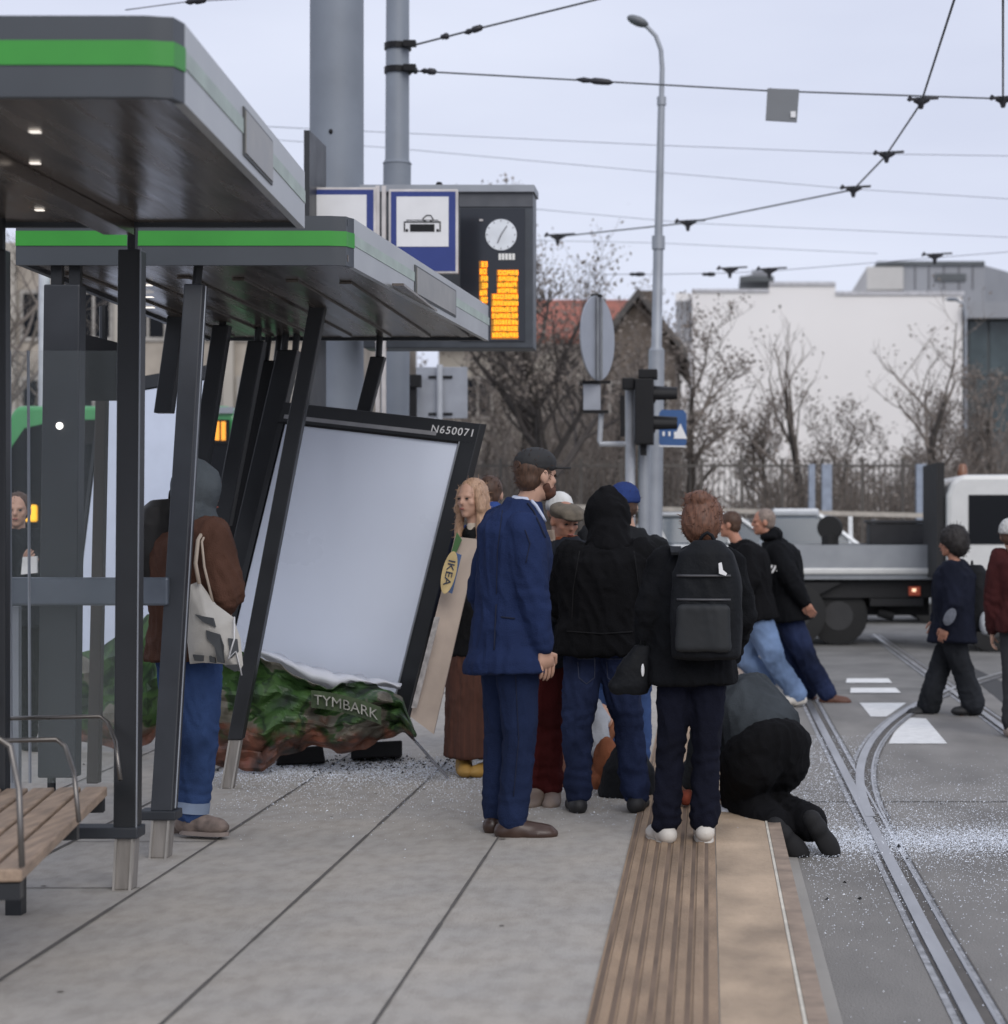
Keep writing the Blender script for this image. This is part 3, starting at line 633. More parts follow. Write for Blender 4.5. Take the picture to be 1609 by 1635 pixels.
# ---------------------------------------------------------------- overhead wires
wm_ = mat('wire', (.09,.095,.105), .5, metal=.3, var=0); wp_ = mat('wire_pale', (.42,.44,.5), .5, var=0); ins = mat('insulator', (.02,.02,.025), .5)
def wire(pts, rad, label, hang=(), name='overhead_wire', beads=(), grp='overhead wires', sag=.0):
    P = [U(*p) for p in pts]; rad = rad*.75; o = empty(name, P[0], label, 'wire', grp)
    b = MB(); Q = []
    for a, c in zip(P, P[1:]):
        for i in range(6): t = i/6; q = a.lerp(c, t); q.z -= sag*4*t*(1-t); Q.append(q)
    Q.append(P[-1]); b.tube(Q, rad, 6); b.build('cable', wp_ if rad < .009 else wm_, o, smooth='full')
    for (px, py, Y) in hang:
        q = U(px,py,Y); b = MB(); s = Y/F
        b.bar(q+V((-18*s,0,1*s)), q+V((28*s,0,3.5*s)), .025, .03, up=(V((0,0,1)),V((0,1,0)))); b.tube([q+V((-20*s,0,-1*s)),q+V((-16*s,0,5*s))], .022, 6); b.tube([q+V((0,0,3*s)),q+V((0,0,-14*s))], [.05,.02], 8); b.tube([q+V((-10*s,0,1*s)),q+V((0,0,-5*s)),q+V((12*s,0,2*s))], .03, 6)
        b.build('hanger', ins, o)
    for (x0, y0, x1, y1, Y) in beads:
        b = MB(); a = U(x0,y0,Y); c = U(x1,y1,Y); b.tube([a,a.lerp(c,.2),a.lerp(c,.4),a.lerp(c,.5),a.lerp(c,.7),a.lerp(c,.9),c], [.01,.03,.022,.034,.034,.03,.012], 8); b.build('insulator', ins, o, smooth='full')
    return o
wire([(1527,-12,15.4),(1470,165,19),(1413,250,22),(1362,303,24),(1098,356,27),(890,378,28.5)], .014, 'tram contact wire curving down from upper right past all the hangers',
     hang=[(1470,160,19),(1415,246,22),(1362,301,24),(1098,355,27),(890,377,28.5)])
wire([(1601,-12,15.4),(1601,160,19)], .013, 'near vertical contact wire at the right picture edge', hang=[(1601,158,19)])
wire([(650,75,20),(755,48,19.5),(975,-6,19)], .013, 'stay wire rising right from the upper clamp of the sleeved pole', beads=[(703,60,717,57,19.6),(741,53,771,43,19.4)])
wire([(652,113,20),(940,129,20),(1224,145,20),(1660,160,20)], .012, 'span wire carrying the square grey plate', beads=[(672,113,697,115,20),(920,127,978,132,20),(655,113,667,113,20)])
wire([(420,202,26),(1050,232,26),(1415,246,26),(1680,250,26)], .008, 'second span wire, thin, above the contact wire bend')
wire([(420,222,28),(620,236,28),(1050,275,28),(1362,302,28),(1680,322,28)], .008, 'third span wire, thin, meeting the lowest right hanger')
wire([(855,334,30),(1098,356,30),(1680,382,30)], .008, 'fourth span wire crossing the lamp pole at mid height')
wire([(855,384,32),(1050,388,32),(1400,405,32)], .008, 'fifth span wire just above the white building')
wire([(930,438,31),(1050,438,31),(1160,436,31),(1240,432,31),(1660,398,31)], .01, 'lowest span wire crossing the lamp pole above the roofs', hang=[(1165,430,31),(1228,431,31),(1492,408,31)], beads=[(1004,438,1030,438,31),(1120,438,1142,438,31)])
wire([(200,16,18),(297,3,18),(420,-4,18)], .01, 'short wire piece over the front shelter roof', beads=[(296,4,330,-1,18)])
o = empty('square_plate', U(1249,166,19.95), 'square grey plate hanging on a span wire below the sky', 'plate'); s_ = F/19.95
b = MB(); c4 = [U(1222,192,19.95),U(1272,195,19.95),U(1276,143,19.95),U(1225,141,19.95)]; b.prism(c4, (0,.03,0)); b.build('plate', mat('plate_grey',(.17,.18,.19),.6,var=.05), o)
b = MB(); a = U(1262,178,19.94); b.box((a.x,19.935,a.z-.06),(a.x+.05,19.945,a.z)); b.build('sticker', sw, o)
b = MB(); b.tube([U(1230,142,20),U(1230,146,19.97)], .012, 6); b.tube([U(1270,144,20),U(1270,148,19.97)], .012, 6); b.build('clip', black, o)

# ---------------------------------------------------------------- vehicles
silver = mat('silver_paint', (.33,.345,.36), .35, metal=.4, var=.05, coat=.3); whp = mat('white_paint', (.62,.62,.6), .35, var=.04, coat=.3)
dch = mat('chassis_black', (.012,.012,.013), .7, var=.3); lampr = mat('tail_lamp', (.4,.07,.03), .3, var=0, emit=.2)
def wheel(o, c, rad, w, name='wheel'):
    b = MB(); c = V(c); y = V((0,1,0)); b.tube([c-y*w/2,c-y*w*.45,c+y*w*.45,c+y*w/2], [rad*.92,rad,rad,rad*.92], 28); h = b.build(name, rub, o, smooth=True)
    b = MB(); b.tube([c-y*(w/2+.01),c-y*(w/2-.03)], rad*.5, 20); b.build('rim', mat('rim_dark',(.03,.03,.031),.6), h, smooth=True); return h
def car(x0, Y, L_, Ht, col, label, face=-1, w=1.75, z=RD, cab=(.16,.3,.72,.95), grp='parked cars'):
    o = empty('parked_car', (x0+L_/2,Y+w/2,z), label, 'car', grp)
    fx = (lambda t: x0+L_*t) if face < 0 else (lambda t: x0+L_*(1-t)); hb = Ht*.6
    b = MB(); prof = [(.0,.26),(.0,.45),(.02,.52),(cab[0],hb/Ht),(cab[3],hb/Ht+.02),(.99,.5),(1,.26),(.9,.16),(.1,.16)]
    b.prism([(fx(t),Y,z+Ht*h) for t,h in prof],(0,w,0)); b.build('body', col, o, bevel=.05)
    b = MB(); i_ = .14; g = [(cab[0]+.01,hb/Ht+.004),(cab[1],.985),(cab[2],.985),(cab[3],hb/Ht+.024)]
    lo = [V((fx(g[0][0]),Y+.05,z+Ht*g[0][1])),V((fx(g[3][0]),Y+.05,z+Ht*g[3][1])),V((fx(g[3][0]),Y+w-.05,z+Ht*g[3][1])),V((fx(g[0][0]),Y+w-.05,z+Ht*g[0][1]))]
    hi = [V((fx(g[1][0]),Y+i_+.05,z+Ht*.93)),V((fx(g[2][0]),Y+i_+.05,z+Ht*.93)),V((fx(g[2][0]),Y+w-i_-.05,z+Ht*.93)),V((fx(g[1][0]),Y+w-i_-.05,z+Ht*.93))]
    b.hexa(lo+hi); b.build('glasshouse', mat('car_glass',(.1,.12,.14),.1,var=0), o, bevel=.03)
    b = MB(); tp = [p+V((0,0,.002)) for p in hi]; b.hexa(tp+[p+V((0,0,Ht*.07)) for p in hi]); b.build('roof', col, o, bevel=.04)
    for k in (0,1):
        for yy in (0,3):
            b = MB(); a = lo[k if yy == 0 else 3-k]; c = hi[k if yy == 0 else 3-k]; b.tube([a,c+V((0,0,.02))], .05, 6); b.build('pillar', col, o)
    b = MB(); m_ = .5; b.bar(V((fx(m_),Y+.03,z+hb)), V((fx(m_),Y+i_+.02,z+Ht*.93)), .07,.03); b.build('pillar', col, o)
    for t in (.18,.81): wheel(o, (fx(t),Y+.12,z+.31), .31, .2); wheel(o, (fx(t),Y+w-.12,z+.31), .31, .2)
    b = MB(); b.box((min(fx(0),fx(.02))-.02,Y+.1,z+Ht*.4),(max(fx(0),fx(.02)),Y+.45,z+Ht*.48)); b.build('headlight', mat('headlamp',(.7,.7,.7),.1), o)
    b = MB(); b.box((fx(.45)-.07,Y-.012,z+Ht*.5),(fx(.45)+.07,Y-.002,z+Ht*.52)); b.build('door_handle', silver, o)
    return o
Yc = 33; car(U(1150,0,Yc).x, Yc, 4.3, 1.9, mat('pale_silver',(.5,.52,.54),.35,metal=.2,coat=.3), 'pale silver car with a sloping windscreen behind the flatbed truck', cab=(.15,.2,.38,.56), face=-1)
bpy.data.objects['parked_car'].location.x -= .0
Yc = 37; car(U(905,0,Yc).x, Yc, 4.3, 1.86, silver, 'silver car further back, seen between the hooded person and the backpack wearer', cab=(.2,.34,.74,.93), face=-1)
# flatbed truck facing left
Y = 27; s = F/Y; Xp = lambda px: (px-VX)/s; Zp = lambda py: H-(py-VY)/s; w = 2.0
o = empty('flatbed_truck', (Xp(1280),Y+1,RD), 'silver flatbed pickup truck facing left with a dark undercarriage', 'truck')
b = MB(); x0, x1 = Xp(1175), Xp(1497); b.box((x0,Y,Zp(925)),(x1,Y+.04,Zp(870))); b.box((x0,Y+w-.04,Zp(925)),(x1,Y+w,Zp(870))); b.box((x1-.04,Y+.043,Zp(925)),(x1,Y+w-.043,Zp(870))); b.box((x0,Y+.043,Zp(925)),(x0+.04,Y+w-.043,Zp(870)))
b.build('drop_side', silver, o)
b = MB(); b.box((x0,Y-.05,Zp(917)),(x1-.02,Y-.003,Zp(907))); b.build('side_rail', whp, o, bevel=.02)
b = MB(); b.box((x0+.043,Y+.043,Zp(925)),(x1-.043,Y+w-.043,Zp(919))); b.build('bed_floor', dch, o)
b = MB(); b.box((Xp(1080),Y+.15,Zp(955)),(x1-.02,Y+w-.15,Zp(927))); b.box((Xp(1180),Y+.5,Zp(985)),(Xp(1490),Y+1.4,Zp(956))); b.box((Xp(1390),Y+.1,Zp(968)),(Xp(1475),Y+.4,Zp(956)))
b.build('chassis', dch, o)
b = MB(); b.hexa([(Xp(1215),Y+.05,Zp(985)),(Xp(1240),Y+.05,Zp(985)),(Xp(1240),Y+.4,Zp(985)),(Xp(1215),Y+.4,Zp(985)),(Xp(1215),Y+.05,Zp(930)),(Xp(1345),Y+.05,Zp(930)),(Xp(1345),Y+.4,Zp(930)),(Xp(1215),Y+.4,Zp(930))]); b.build('mudguard', dch, o)
wheel(o, (Xp(1268),Y+.16,RD+.43), .43, .26); wheel(o, (Xp(1345),Y+1.75,RD+.40), .40, .26); wheel(o, (Xp(1340),Y+.32,RD+.40),.40,.22); wheel(o,(Xp(1060),Y+.16,RD+.4),.4,.24)
b = MB(); b.tube([(Xp(1405),Y+.3,Zp(978)),(Xp(1430),Y+.3,Zp(985))], .07, 12); b.build('exhaust', dch, o)
a = (Xp(1452),Y+.08,Zp(951)); b = MB(); b.box(a,(Xp(1470),Y+.145,Zp(937))); b.build('tail_light', lampr, o)
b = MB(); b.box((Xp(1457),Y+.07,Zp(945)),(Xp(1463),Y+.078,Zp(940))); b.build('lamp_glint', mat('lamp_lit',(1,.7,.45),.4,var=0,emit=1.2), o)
b = MB(); b.prism([(Xp(1005),Y,Zp(960)),(Xp(1170),Y,Zp(960)),(Xp(1170),Y,Zp(870)),(Xp(1075),Y,Zp(868)),(Xp(1015),Y,Zp(890))],(0,w-.1,0)); b.build('cab_body', silver, o, bevel=.04)
b = MB(); b.hexa([(Xp(1062),Y+.06,Zp(869)),(Xp(1165),Y+.06,Zp(869)),(Xp(1165),Y+w-.16,Zp(869)),(Xp(1062),Y+w-.16,Zp(869)),(Xp(1042),Y+.2,Zp(826)),(Xp(1158),Y+.2,Zp(826)),(Xp(1158),Y+w-.3,Zp(826)),(Xp(1042),Y+w-.3,Zp(826))]); b.build('cab_glass', MATS['car_glass'], o, bevel=.02)
b = MB(); b.box((Xp(1036),Y+.17,Zp(826)),(Xp(1160),Y+w-.27,Zp(818))); b.build('cab_roof', silver, o, bevel=.03)
for px0, px1 in ((1042,1062),(1098,1104),(1160,1165)):
    b = MB(); b.tube([(Xp(px1),Y+.05,Zp(868)),(Xp(px0),Y+.19,Zp(824))], .035, 6); b.build('cab_pillar', whp, o)
# wheel-like load and box on the bed
b = MB(); p = U(1325,843,28); b.tube([p+V((-.02,-.08,.0)),p+V((.02,.08,0))], .17, 20); b.tube([p+V((0,0,-.1)),p+V((.0,0,-.28))], .12, 10)
tag(b.build('spare_tyre', rub, org=p), 'round dark tyre lying on the bed of the flatbed truck', 'tyre')
b = MB(); a = U(1386,836,28.4); c = U(1494,869,28.4); b.box((a.x,28.2,c.z),(c.x,28.8,a.z)); b.box((a.x-.03,28.18,a.z+.002),(c.x+.03,28.82,a.z+.05)); tag(b.build('dark_crate', mat('dark_crate',(.035,.035,.037),.6), org=(a.x,28.2,c.z), bevel=.01), 'long black box standing on the truck bed', 'box')
# white van, mostly out of frame
Y = 25.8; s = F/Y; o = empty('white_van', (Xp(1610),Y+1,RD), 'white van with a dark side window at the right edge', 'van')
b = MB(); prof = [(1511,1008),(1511,792),(1519,768),(1535,758),(1800,757),(1880,870),(1990,900),(1990,1008)]
b.prism([(Xp(x),Y,Zp(y)) for x,y in prof],(0,1.9,0)); b.build('body', whp, o, bevel=.06)
b = MB(); b.box((Xp(1546),Y-.012,Zp(869)),(Xp(1700),Y-.002,Zp(790))); b.build('side_window', dglass, o, bevel=.004)
b = MB(); b.box((Xp(1530),Y-.03,Zp(925)),(Xp(1900),Y-.003,Zp(921))); b.build('side_moulding', mat('moulding',(.3,.3,.3),.5), o)
for px in (1585,1900): wheel(o, (Xp(px),Y+.1,RD+.37), .37, .24)
b = MB(); b.box((Xp(1497),Y+.1,Zp(925)),(Xp(1509),Y+1.8,Zp(738))); b.build('ladder_rack', dch, o)
b = MB(); b.tube([(Xp(1552),Y+1,Zp(757)),(Xp(1552),Y+1,Zp(742)),(Xp(1552),Y+1,Zp(737))], [.07,.065,.04], 14); b.build('beacon', mat('beacon_orange',(.2,.09,.05),.3,var=0), o, smooth=True)
# bus on the left, front towards the camera
Y = 23.2; s = F/Y; o = empty('green_bus', (Xp(195),Y,RD), 'green city bus with amber display behind the shelters', 'bus'); bg_ = mat('bus_green',(.06,.3,.1),.35,var=.05,coat=.3)
b = MB(); b.prism([(Xp(12),Y,Zp(1030)),(Xp(378),Y,Zp(1030)),(Xp(378),Y,Zp(668)),(Xp(366),Y,Zp(648)),(Xp(26),Y,Zp(648)),(Xp(12),Y,Zp(668))],(0,10,0)); b.build('body', bg_, o, bevel=.05)
b = MB(); pts = [(17,1000),(373,1000),(373,720),(355,692),(200,672),(90,672),(40,684),(17,718)]
b.prism([(Xp(x),Y-.03,Zp(y)) for x,y in pts],(0,.027,0)); b.build('windscreen', dglass, o)
wb((70,670),(366,708),Y-.06,.026,'display_glass',black,o); b = MB()
for px in (334,343,353):
    a = U(px,673,Y-.07); c = U(px+7,703,Y-.07); b.box((a.x,Y-.07,c.z),(c.x,Y-.062,a.z))
b.build('route_display', mat('amber_dim',(1,.38,.04),.5,var=0,emit=.7), o)
wb((38,806),(57,833),Y-.12,.08,'indicator_lamp',mat('amber_lamp',(1,.5,.03),.4,var=0,emit=.95),o,.02)
wb((20,1002),(370,1028),Y-.05,.045,'bumper',dch,o,.02); wb((330,650),(372,660),Y-.05,.04,'roof_trim',galv,o)
for px in (40,350): wheel(o, (Xp(px),Y+2.5,RD+.48), .48, .3)
# ---------------------------------------------------------------- shelters
ZB, ZT = 2.66, 2.885
def shelter_roof(o, lf, rf, rb, lb, inset):
    """plan corners: left front, right front, right back, left back"""
    rf = V((*rf,0)); lf = V((*lf,0)); rb = V((*rb,0)); lb = V((*lb,0)); r = .09; t = .03
    arc = [rf+V((-r,0,0)), rf+V((-r*.55,.012,0)), rf+V((-r*.2,r*.2,0)), rf+V((-.012,r*.55,0))+(rb-rf)*0, rf+(rb-rf).normalized()*r]
    def wall(path, z0, z1, m, name, out_=0):
        b = MB(); Q = []
        for i, p in enumerate(path):
            d = (path[min(i+1,len(path)-1)]-path[max(i-1,0)]).normalized(); n = V((d.y,-d.x,0)); Q.append((p+n*out_, p-n*t))
        vs = []
        for a, c in Q: vs += [V((a.x,a.y,z0)),V((a.x,a.y,z1)),V((c.x,c.y,z1)),V((c.x,c.y,z0))]
        fs = []
        for i in range(len(Q)-1):
            for j in range(4): fs.append((4*i+j,4*i+(j+1)%4,4*i+4+(j+1)%4,4*i+4+j))
        fs += [(0,1,2,3),tuple(4*(len(Q)-1)+k for k in (3,2,1,0))]
        b.add(vs, fs); return b.build(name, m, o, smooth=True)
    wall([lf]+arc, ZB, ZT, fascia, 'front_fascia'); wall([lf]+arc, ZB+.088, ZB+.156, green, 'green_stripe', .004)
    wall([arc[-1]+V((0,.002,0)), rb], ZB, ZT, fascl, 'side_fascia'); wall([arc[-1]+V((0,.003,0)), rb], ZB+.1, ZB+.15, mat('faded_green',(.38,.45,.4),.5), 'side_stripe', .003)
    wall([rb, lb], ZB+.001, ZT-.001, fascia, 'back_fascia'); wall([lb, lf], ZB+.002, ZT-.002, fascia, 'end_fascia')
    a, c = inset; p = rf.lerp(rb, a); q = rf.lerp(rb, c); fr = wall([p, q], ZB+.03, ZT-.035, mat('inset_frame',(.05,.055,.055),.5), 'inset_frame', .005)
    p2 = p.lerp(q,.03); q2 = p.lerp(q,.97); wall([p2,q2], ZB+.04, ZT-.045, mat('inset_panel',(.3,.29,.27),.4,metal=.5,var=.2,vs=8), 'inset_panel', .009)
    ins_ = .035; c0 = (rf+lf+rb+lb)/4
    P = [p+(c0-p).normalized()*ins_ for p in (lf,rf,rb,lb)]; b = MB(); b.hexa([V((p.x,p.y,ZB+.02)) for p in P]+[V((p.x,p.y,ZB+.05)) for p in P]); b.build('soffit', soff, o)
    b = MB(); b.hexa([V((p.x,p.y,ZT-.04)) for p in P]+[V((p.x,p.y,ZT-.01)) for p in P]); b.build('roof_deck', fascia, o)
    return rf, rb, lf, lb
front = empty('tram_shelter', (-2.4,6.8,0), 'upright tram shelter nearest the viewer with dark roof and green stripe', 'shelter', 'tram shelters')
shelter_roof(front, (-4.6,5.55), (-1.467,5.55), (-1.615,8.03), (-4.7,8.03), (.42,.66))
for i, (px, py) in enumerate([(66,153),(57,210),(57,260),(61,300),(64,335),(65,362)]):
    z = ZB+.018; Yl = F*(z-H)/(VY-py); x = (px-VX)*Yl/F; b = MB(); b.box((x-.018,Yl-.012,z-.004),(x+.014,Yl+.012,z)); b.build('soffit_dash', dashm, front)  # small pale emissive dashes set under the soffit
for x in (-3.3,-2.35):
    b = MB(); b.box((x-.06,5.6,ZB-.03),(x+.06,8.0,ZB+.018)); b.build('cross_beam', soff, front)
UPV = None
def post(o, top, bot, Yt, Yb, wt, wbm, m, base=None, rod=None, name='post', rods=1):
    a = U(*top, Yt); c = U(*bot, Yb); s = (Yt+Yb)/2/F; b = MB(); b.bar(c, a, wbm*s, wbm*s, w2=wt*s); p = b.build(name, m, o, bevel=.006)
    if base:
        g = U(*base, Yb); g.z = 0; b = MB(); b.bar(g, c-V((0,0,.002)), (wbm-4)*s, (wbm-6)*s); b.build('post_base', post_b, p, bevel=.005)
        for sx in (-1,1):
            b = MB(); x0 = g.x+sx*wbm*s*.36; b.bar((x0,g.y-(wbm-6)*s*.5-.006,0), (c.x+sx*wbm*s*.36,c.y-(wbm-6)*s*.5-.006,c.z-.004), .009,.01); b.build('base_rib', mat('rib_light',(.42,.4,.37),.4,metal=.3), p)
    if rod:
        r = U(*rod, Yt); r.z = max(r.z, ZB+.03)
        for k in range(rods):
            dx = (k-(rods-1)/2)*.07; b = MB(); b.tube([a+V((dx,0,-.02)),r+V((dx,0,0))], .022, 8); b.build('hanger_rod', post_d, p, smooth=True)
    return p
# front shelter posts
post(front, (211,400), (203.5,1330), 8.12, 8.12, 36, 36, post_d, base=(199,1418), rod=(212,362))
b = MB(); a = U(118,1336,8.12); c = U(226,1318,8.12); b.box((a.x,8.06,a.z),(c.x,8.18,c.z)); b.build('foot_bar', post_g, front, bevel=.006)
b = MB(); p = U(222,398,8.12); q = U(222,1330,8.12); b.bar(q+V((.003,-.05,0)), p+V((.02,-.05,0)), .005,.005); b.build('glazing_bead', galv, front)
post(front, (0,400), (0,1330), 7.9, 7.9, 26, 26, post_d, base=(0,1410), rod=(0,350))
b = MB(); a = U(17,570,8.6); c = U(20,1241,8.6); 
for px, wd, m_ in ((13,.018,galv),(45,.006,galv)):
    a = U(px,560,8.5); c = U(px+3,1250,8.5); b = MB(); b.bar(c, a, wd, .02); b.build('glazing_bar', m_, front)
b = MB(); a = U(2,560,8.52); c = U(190,1250,8.52); b.box((a.x,8.52,c.z),(c.x,8.53,a.z)); b.build('glass_pane', glass, front)
b = MB(); a = U(20,968,9.1); c = U(32,1240,9.1); b.box((a.x,9.08,.25),(c.x,9.12,a.z)); b.build('rail_leg', galv, front)
b = MB(); a = U(-60,922,9.0); c = U(268,967,9.0); b.box((a.x,9.0,c.z),(c.x,9.04,a.z)); b.build('lean_rail', mat('rail_blue_grey',(.12,.14,.17),.35,metal=.3), front, bevel=.01)
# info cabinet hanging behind the bench
o = empty('info_cabinet', (U(98,0,9.25).x,9.25,0), 'wide dark grey upright cabinet behind the bench with one small white glint', 'cabinet')
b = MB(); b.bar(U(95,1240,9.25), U(104,456,9.25), 60*9.25/F, .1, w2=58*9.25/F); b.build('case', post_g, o, bevel=.008)
for px in (92,121):
    b = MB(); a = U(px,458,9.25); b.bar(a-V((0,0,.02)), V((a.x,9.25,2.69)), .05, .04); b.build('hanger_rod', post_d, o)
b = MB(); a = U(80,1242,9.25); b.tube([(a.x,9.27,0),(a.x,9.27,a.z+.02)], .02, 8); b.build('leg', post_d, o)
b = MB(); a = U(95,680,9.19); b.ell(a, (.017,.012,.017)); b.build('button_glint', mat('glint_white',(1,.95,.9),.4,var=0,emit=2), o)  # white reflection on a button, put in as a glowing bead
# rear shelter
rear = empty('damaged_tram_shelter', (-2.3,11,0), 'damaged tram shelter further back with its posts leaning over', 'shelter', 'tram shelters')
shelter_roof(rear, (-3.166,9.17), (-1.64,9.17), (-1.42,13.0), (-3.25,13.0), (.38,.69))
post(rear, (313,455), (262,1293), 9.35, 8.89, 31, 34, post_g, base=(256,1368), rod=(318,412))
b = MB(); a = U(225,1307,8.89); c = U(286,1292,8.89); b.box((a.x,8.83,a.z),(c.x,8.95,c.z)); b.build('foot_bar', post_g, rear, bevel=.006)
b = MB(); p = U(329,457,9.3); q = U(280,1290,8.84); b.bar(q, p, .005,.005); b.build('glazing_bead', galv, rear)
post(rear, (508,490), (377,1180), 11.2, 11.2, 25, 23, post_d, base=(364,1258), rod=(512,455))
post(rear, (604,570), (545,800), 12.85, 12.85, 23, 22, post_d, rod=(608,500))
post(rear, (462,560), (340,1090), 12.7, 12.7, 32, 34, post_d, rod=(468,500), rods=2)
post(rear, (432,577), (325,1060), 12.85, 12.85, 36, 38, black, rod=(440,520), rods=2)
post(rear, (411,545), (355,840), 12.3, 12.3, 26, 26, post_d, rod=(414,490))
post(rear, (355,520), (318,760), 12.0, 12.0, 26, 26, post_d, rod=(357,470))
post(rear, (284,505), (262,660), 11.6, 11.6, 27, 27, post_d, rod=(288,450), rods=2)
post(rear, (165,560), (150,1250), 11.2, 11.2, 17, 19, mat('post_brown',(.05,.04,.034),.6), rod=(165,500))
for i in range(7):
    x = -3.05+i*.25; z = ZB+.018; b = MB(); b.box((x-.03,9.6+i*.07,z-.012),(x+.03,12.8,z)); b.build('soffit_batten', soff, rear)
for px, py in ((232,451),(235,470),(237,487)):
    z = ZB+.018; Yl = F*(z-H)/(VY-py); x = (px-VX)*Yl/F; b = MB(); b.box((x-.04,Yl-.025,z-.016),(x+.03,Yl+.025,z-.013)); b.build('soffit_dash', dashm, rear)  # same emissive dashes under the rear roof
# dark upper header of a far case
o = empty('dark_case', U(156,580,10.6), 'black glazed case top seen between cabinet and front shelter post', 'case')
b = MB(); b.hexa([U(118,640,10.6),U(192,640,10.6),U(192,640,10.7),U(118,640,10.7),U(122,530,10.6),U(192,548,10.6),U(192,548,10.7),U(122,530,10.7)]); b.build('header', black, o)
b = MB(); b.hexa([U(108,1180,10.6),U(120,1180,10.6),U(120,1180,10.7),U(108,1180,10.7),U(118,641,10.6),U(132,641,10.6),U(132,641,10.7),U(118,641,10.7)]); b.build('side_frame', post_d, o)

# ---------------------------------------------------------------- poster cases
def poster_mat(name, c1, c2):
    return mat(name, c1, .35, var=.05, vs=1, coat=.2)
def case(name, label, BL, BR, TL, th, wf, white, grp='poster cases', mid=False):
    n = (BR-BL).cross(TL-BL).normalized(); n = n if n.y > 0 else -n; ux = BR-BL; uz = TL-BL; lx = ux.length; lz = uz.length
    o = empty(name, (BL+BR)/2, label, 'poster case', grp)
    def at(u, v, w_): return BL+ux*(u/lx)+uz*(v/lz)+n*w_
    def bb(u0,v0,u1,v1,w0,w1,nm,m,par=None): b = MB(); b.hexa([at(u0,v0,w0),at(u1,v0,w0),at(u1,v0,w1),at(u0,v0,w1),at(u0,v1,w0),at(u1,v1,w0),at(u1,v1,w1),at(u0,v1,w1)]); return b.build(nm,m,par or o)
    l,r_,t_,b_ = wf
    bb(0,0,lx,lz,.02,th,'backing',black); f = bb(0,lz-t_,lx,lz,0,.019,'frame_rail',post_d); bb(lx-r_,0,lx,lz-t_-.001,0,.019,'frame_rail',post_d); bb(0,b_,l,lz-t_-.001,0,.019,'frame_rail',post_d); bb(0,0,lx-r_-.001,b_-.001,0,.019,'frame_rail',post_d)
    bb(l+.01,b_,lx-r_-.01,lz-t_-.012,.008,.019,'blank_poster',white)
    return o, at, bb, lx, lz
whp2 = mat('poster_white', (.74,.8,.92), .3, var=.03, vs=1.5, coat=.3)
BL, BR, TL = U(340,1104,12.45), U(648,1148,12.2), U(452,642,12.3)
o, at, bb, lx, lz = case('tilted_poster_case', 'large leaning poster case with a blank white sheet and peeled bottom', BL, BR, TL, .13, (.035,.1,.12,.05), whp2)
bb(.03,lz-.1,lx*.80,lz-.075,-.006,-.001,'light_strip',mat('strip_grey',(.33,.33,.34),.4,metal=.3)); bb(lx-.102,.1,lx-.095,lz-.12,-.006,-.001,'trim',galv); bb(.0,lz-.135,lx-.1,lz-.122,-.004,-.001,'trim',black)
ux = (BR-BL).normalized(); uz_ = (TL-BL).normalized(); nn = (ux.cross(uz_)).normalized(); nn = nn if nn.y < 0 else -nn
tc0 = at(lx-.155, lz-.062, -.004)
tb_ = text(None, 'N650071', .066, lambda c: tc0+ux*c.x+uz_*c.y+nn*c.z, space=1.15); tb_.build('number_lettering', sw, o, fix=False)
# second, farther case seen between the posts
BL2, BR2, TL2 = U(104,1062,15.2), U(262,1010,15.0), U(160,612,15.2)
case('rear_poster_case', 'farther white poster case seen between the front shelter posts', BL2, U(285,1040,14.9), TL2, .13, (.03,.05,.1,.05), mat('poster_grey',(.62,.68,.8),.35,var=.04))
# slender white case parts left
# peeled poster
def crease(p, seed):
    r_ = random.Random(int(seed)+40); w_ = noise.noise(p*1.1)*.35; t_ = 0
    for i in range(7):
        a = r_.uniform(0,PI); fq = r_.uniform(.35,1.5); x = (p.x*math.cos(a)+p.y*math.sin(a))*fq+r_.random()+w_*.5; t_ += abs((x%1)-.5)*2/(1+i*.25)/max(.6,fq)
    return t_*.55+noise.noise(p*5)*.05
def peeled(name, label, topc, botc, Y, m, nx=120, nz=40, amp=.05, seed=0, flat=False):
    vs = []; fs = []
    def interp(c, x):
        for (a,b_),(c_,d) in zip(c, c[1:]):
            if a <= x <= c_: return b_+(d-b_)*(x-a)/(c_-a)
        return c[-1][1]
    x0, x1 = topc[0][0], topc[-1][0]
    for j in range(nz+1):
        for i in range(nx+1):
            px = x0+(x1-x0)*i/nx; t = j/nz; py = interp(topc,px)*(1-t)+interp(botc,px)*t
            p = V((px*.012+seed, t*2.4, seed)); d = crease(p, seed)*amp*2.4
            vs.append(U(px+noise.noise(p*5)*5, py+noise.noise(p*4+V((9,0,0)))*5, Y-.12*math.sin(PI*min(1,t*1.1))-d))
    for j in range(nz):
        for i in range(nx): k = j*(nx+1)+i; fs.append((k,k+1,k+nx+2,k+nx+1))
    b = MB(); b.add(vs, fs); ob = b.build(name, m, org=U((x0+x1)/2,1200,Y), smooth=False if flat else 'full', fix=False)
    w = ob.modifiers.new('solid','SOLIDIFY'); w.thickness = .004; tag(ob, label, 'poster'); return ob
pm_ = bpy.data.materials.new('printed_poster'); pm_.use_nodes = True; n = pm_.node_tree; bs = n.nodes['Principled BSDF']; bs.inputs['Roughness'].default_value = .5
t = n.nodes.new('ShaderNodeTexCoord'); z = n.nodes.new('ShaderNodeTexNoise'); z.inputs['Scale'].default_value = 3.4; z.inputs['Detail'].default_value = 3; z.inputs['Distortion'].default_value = .3
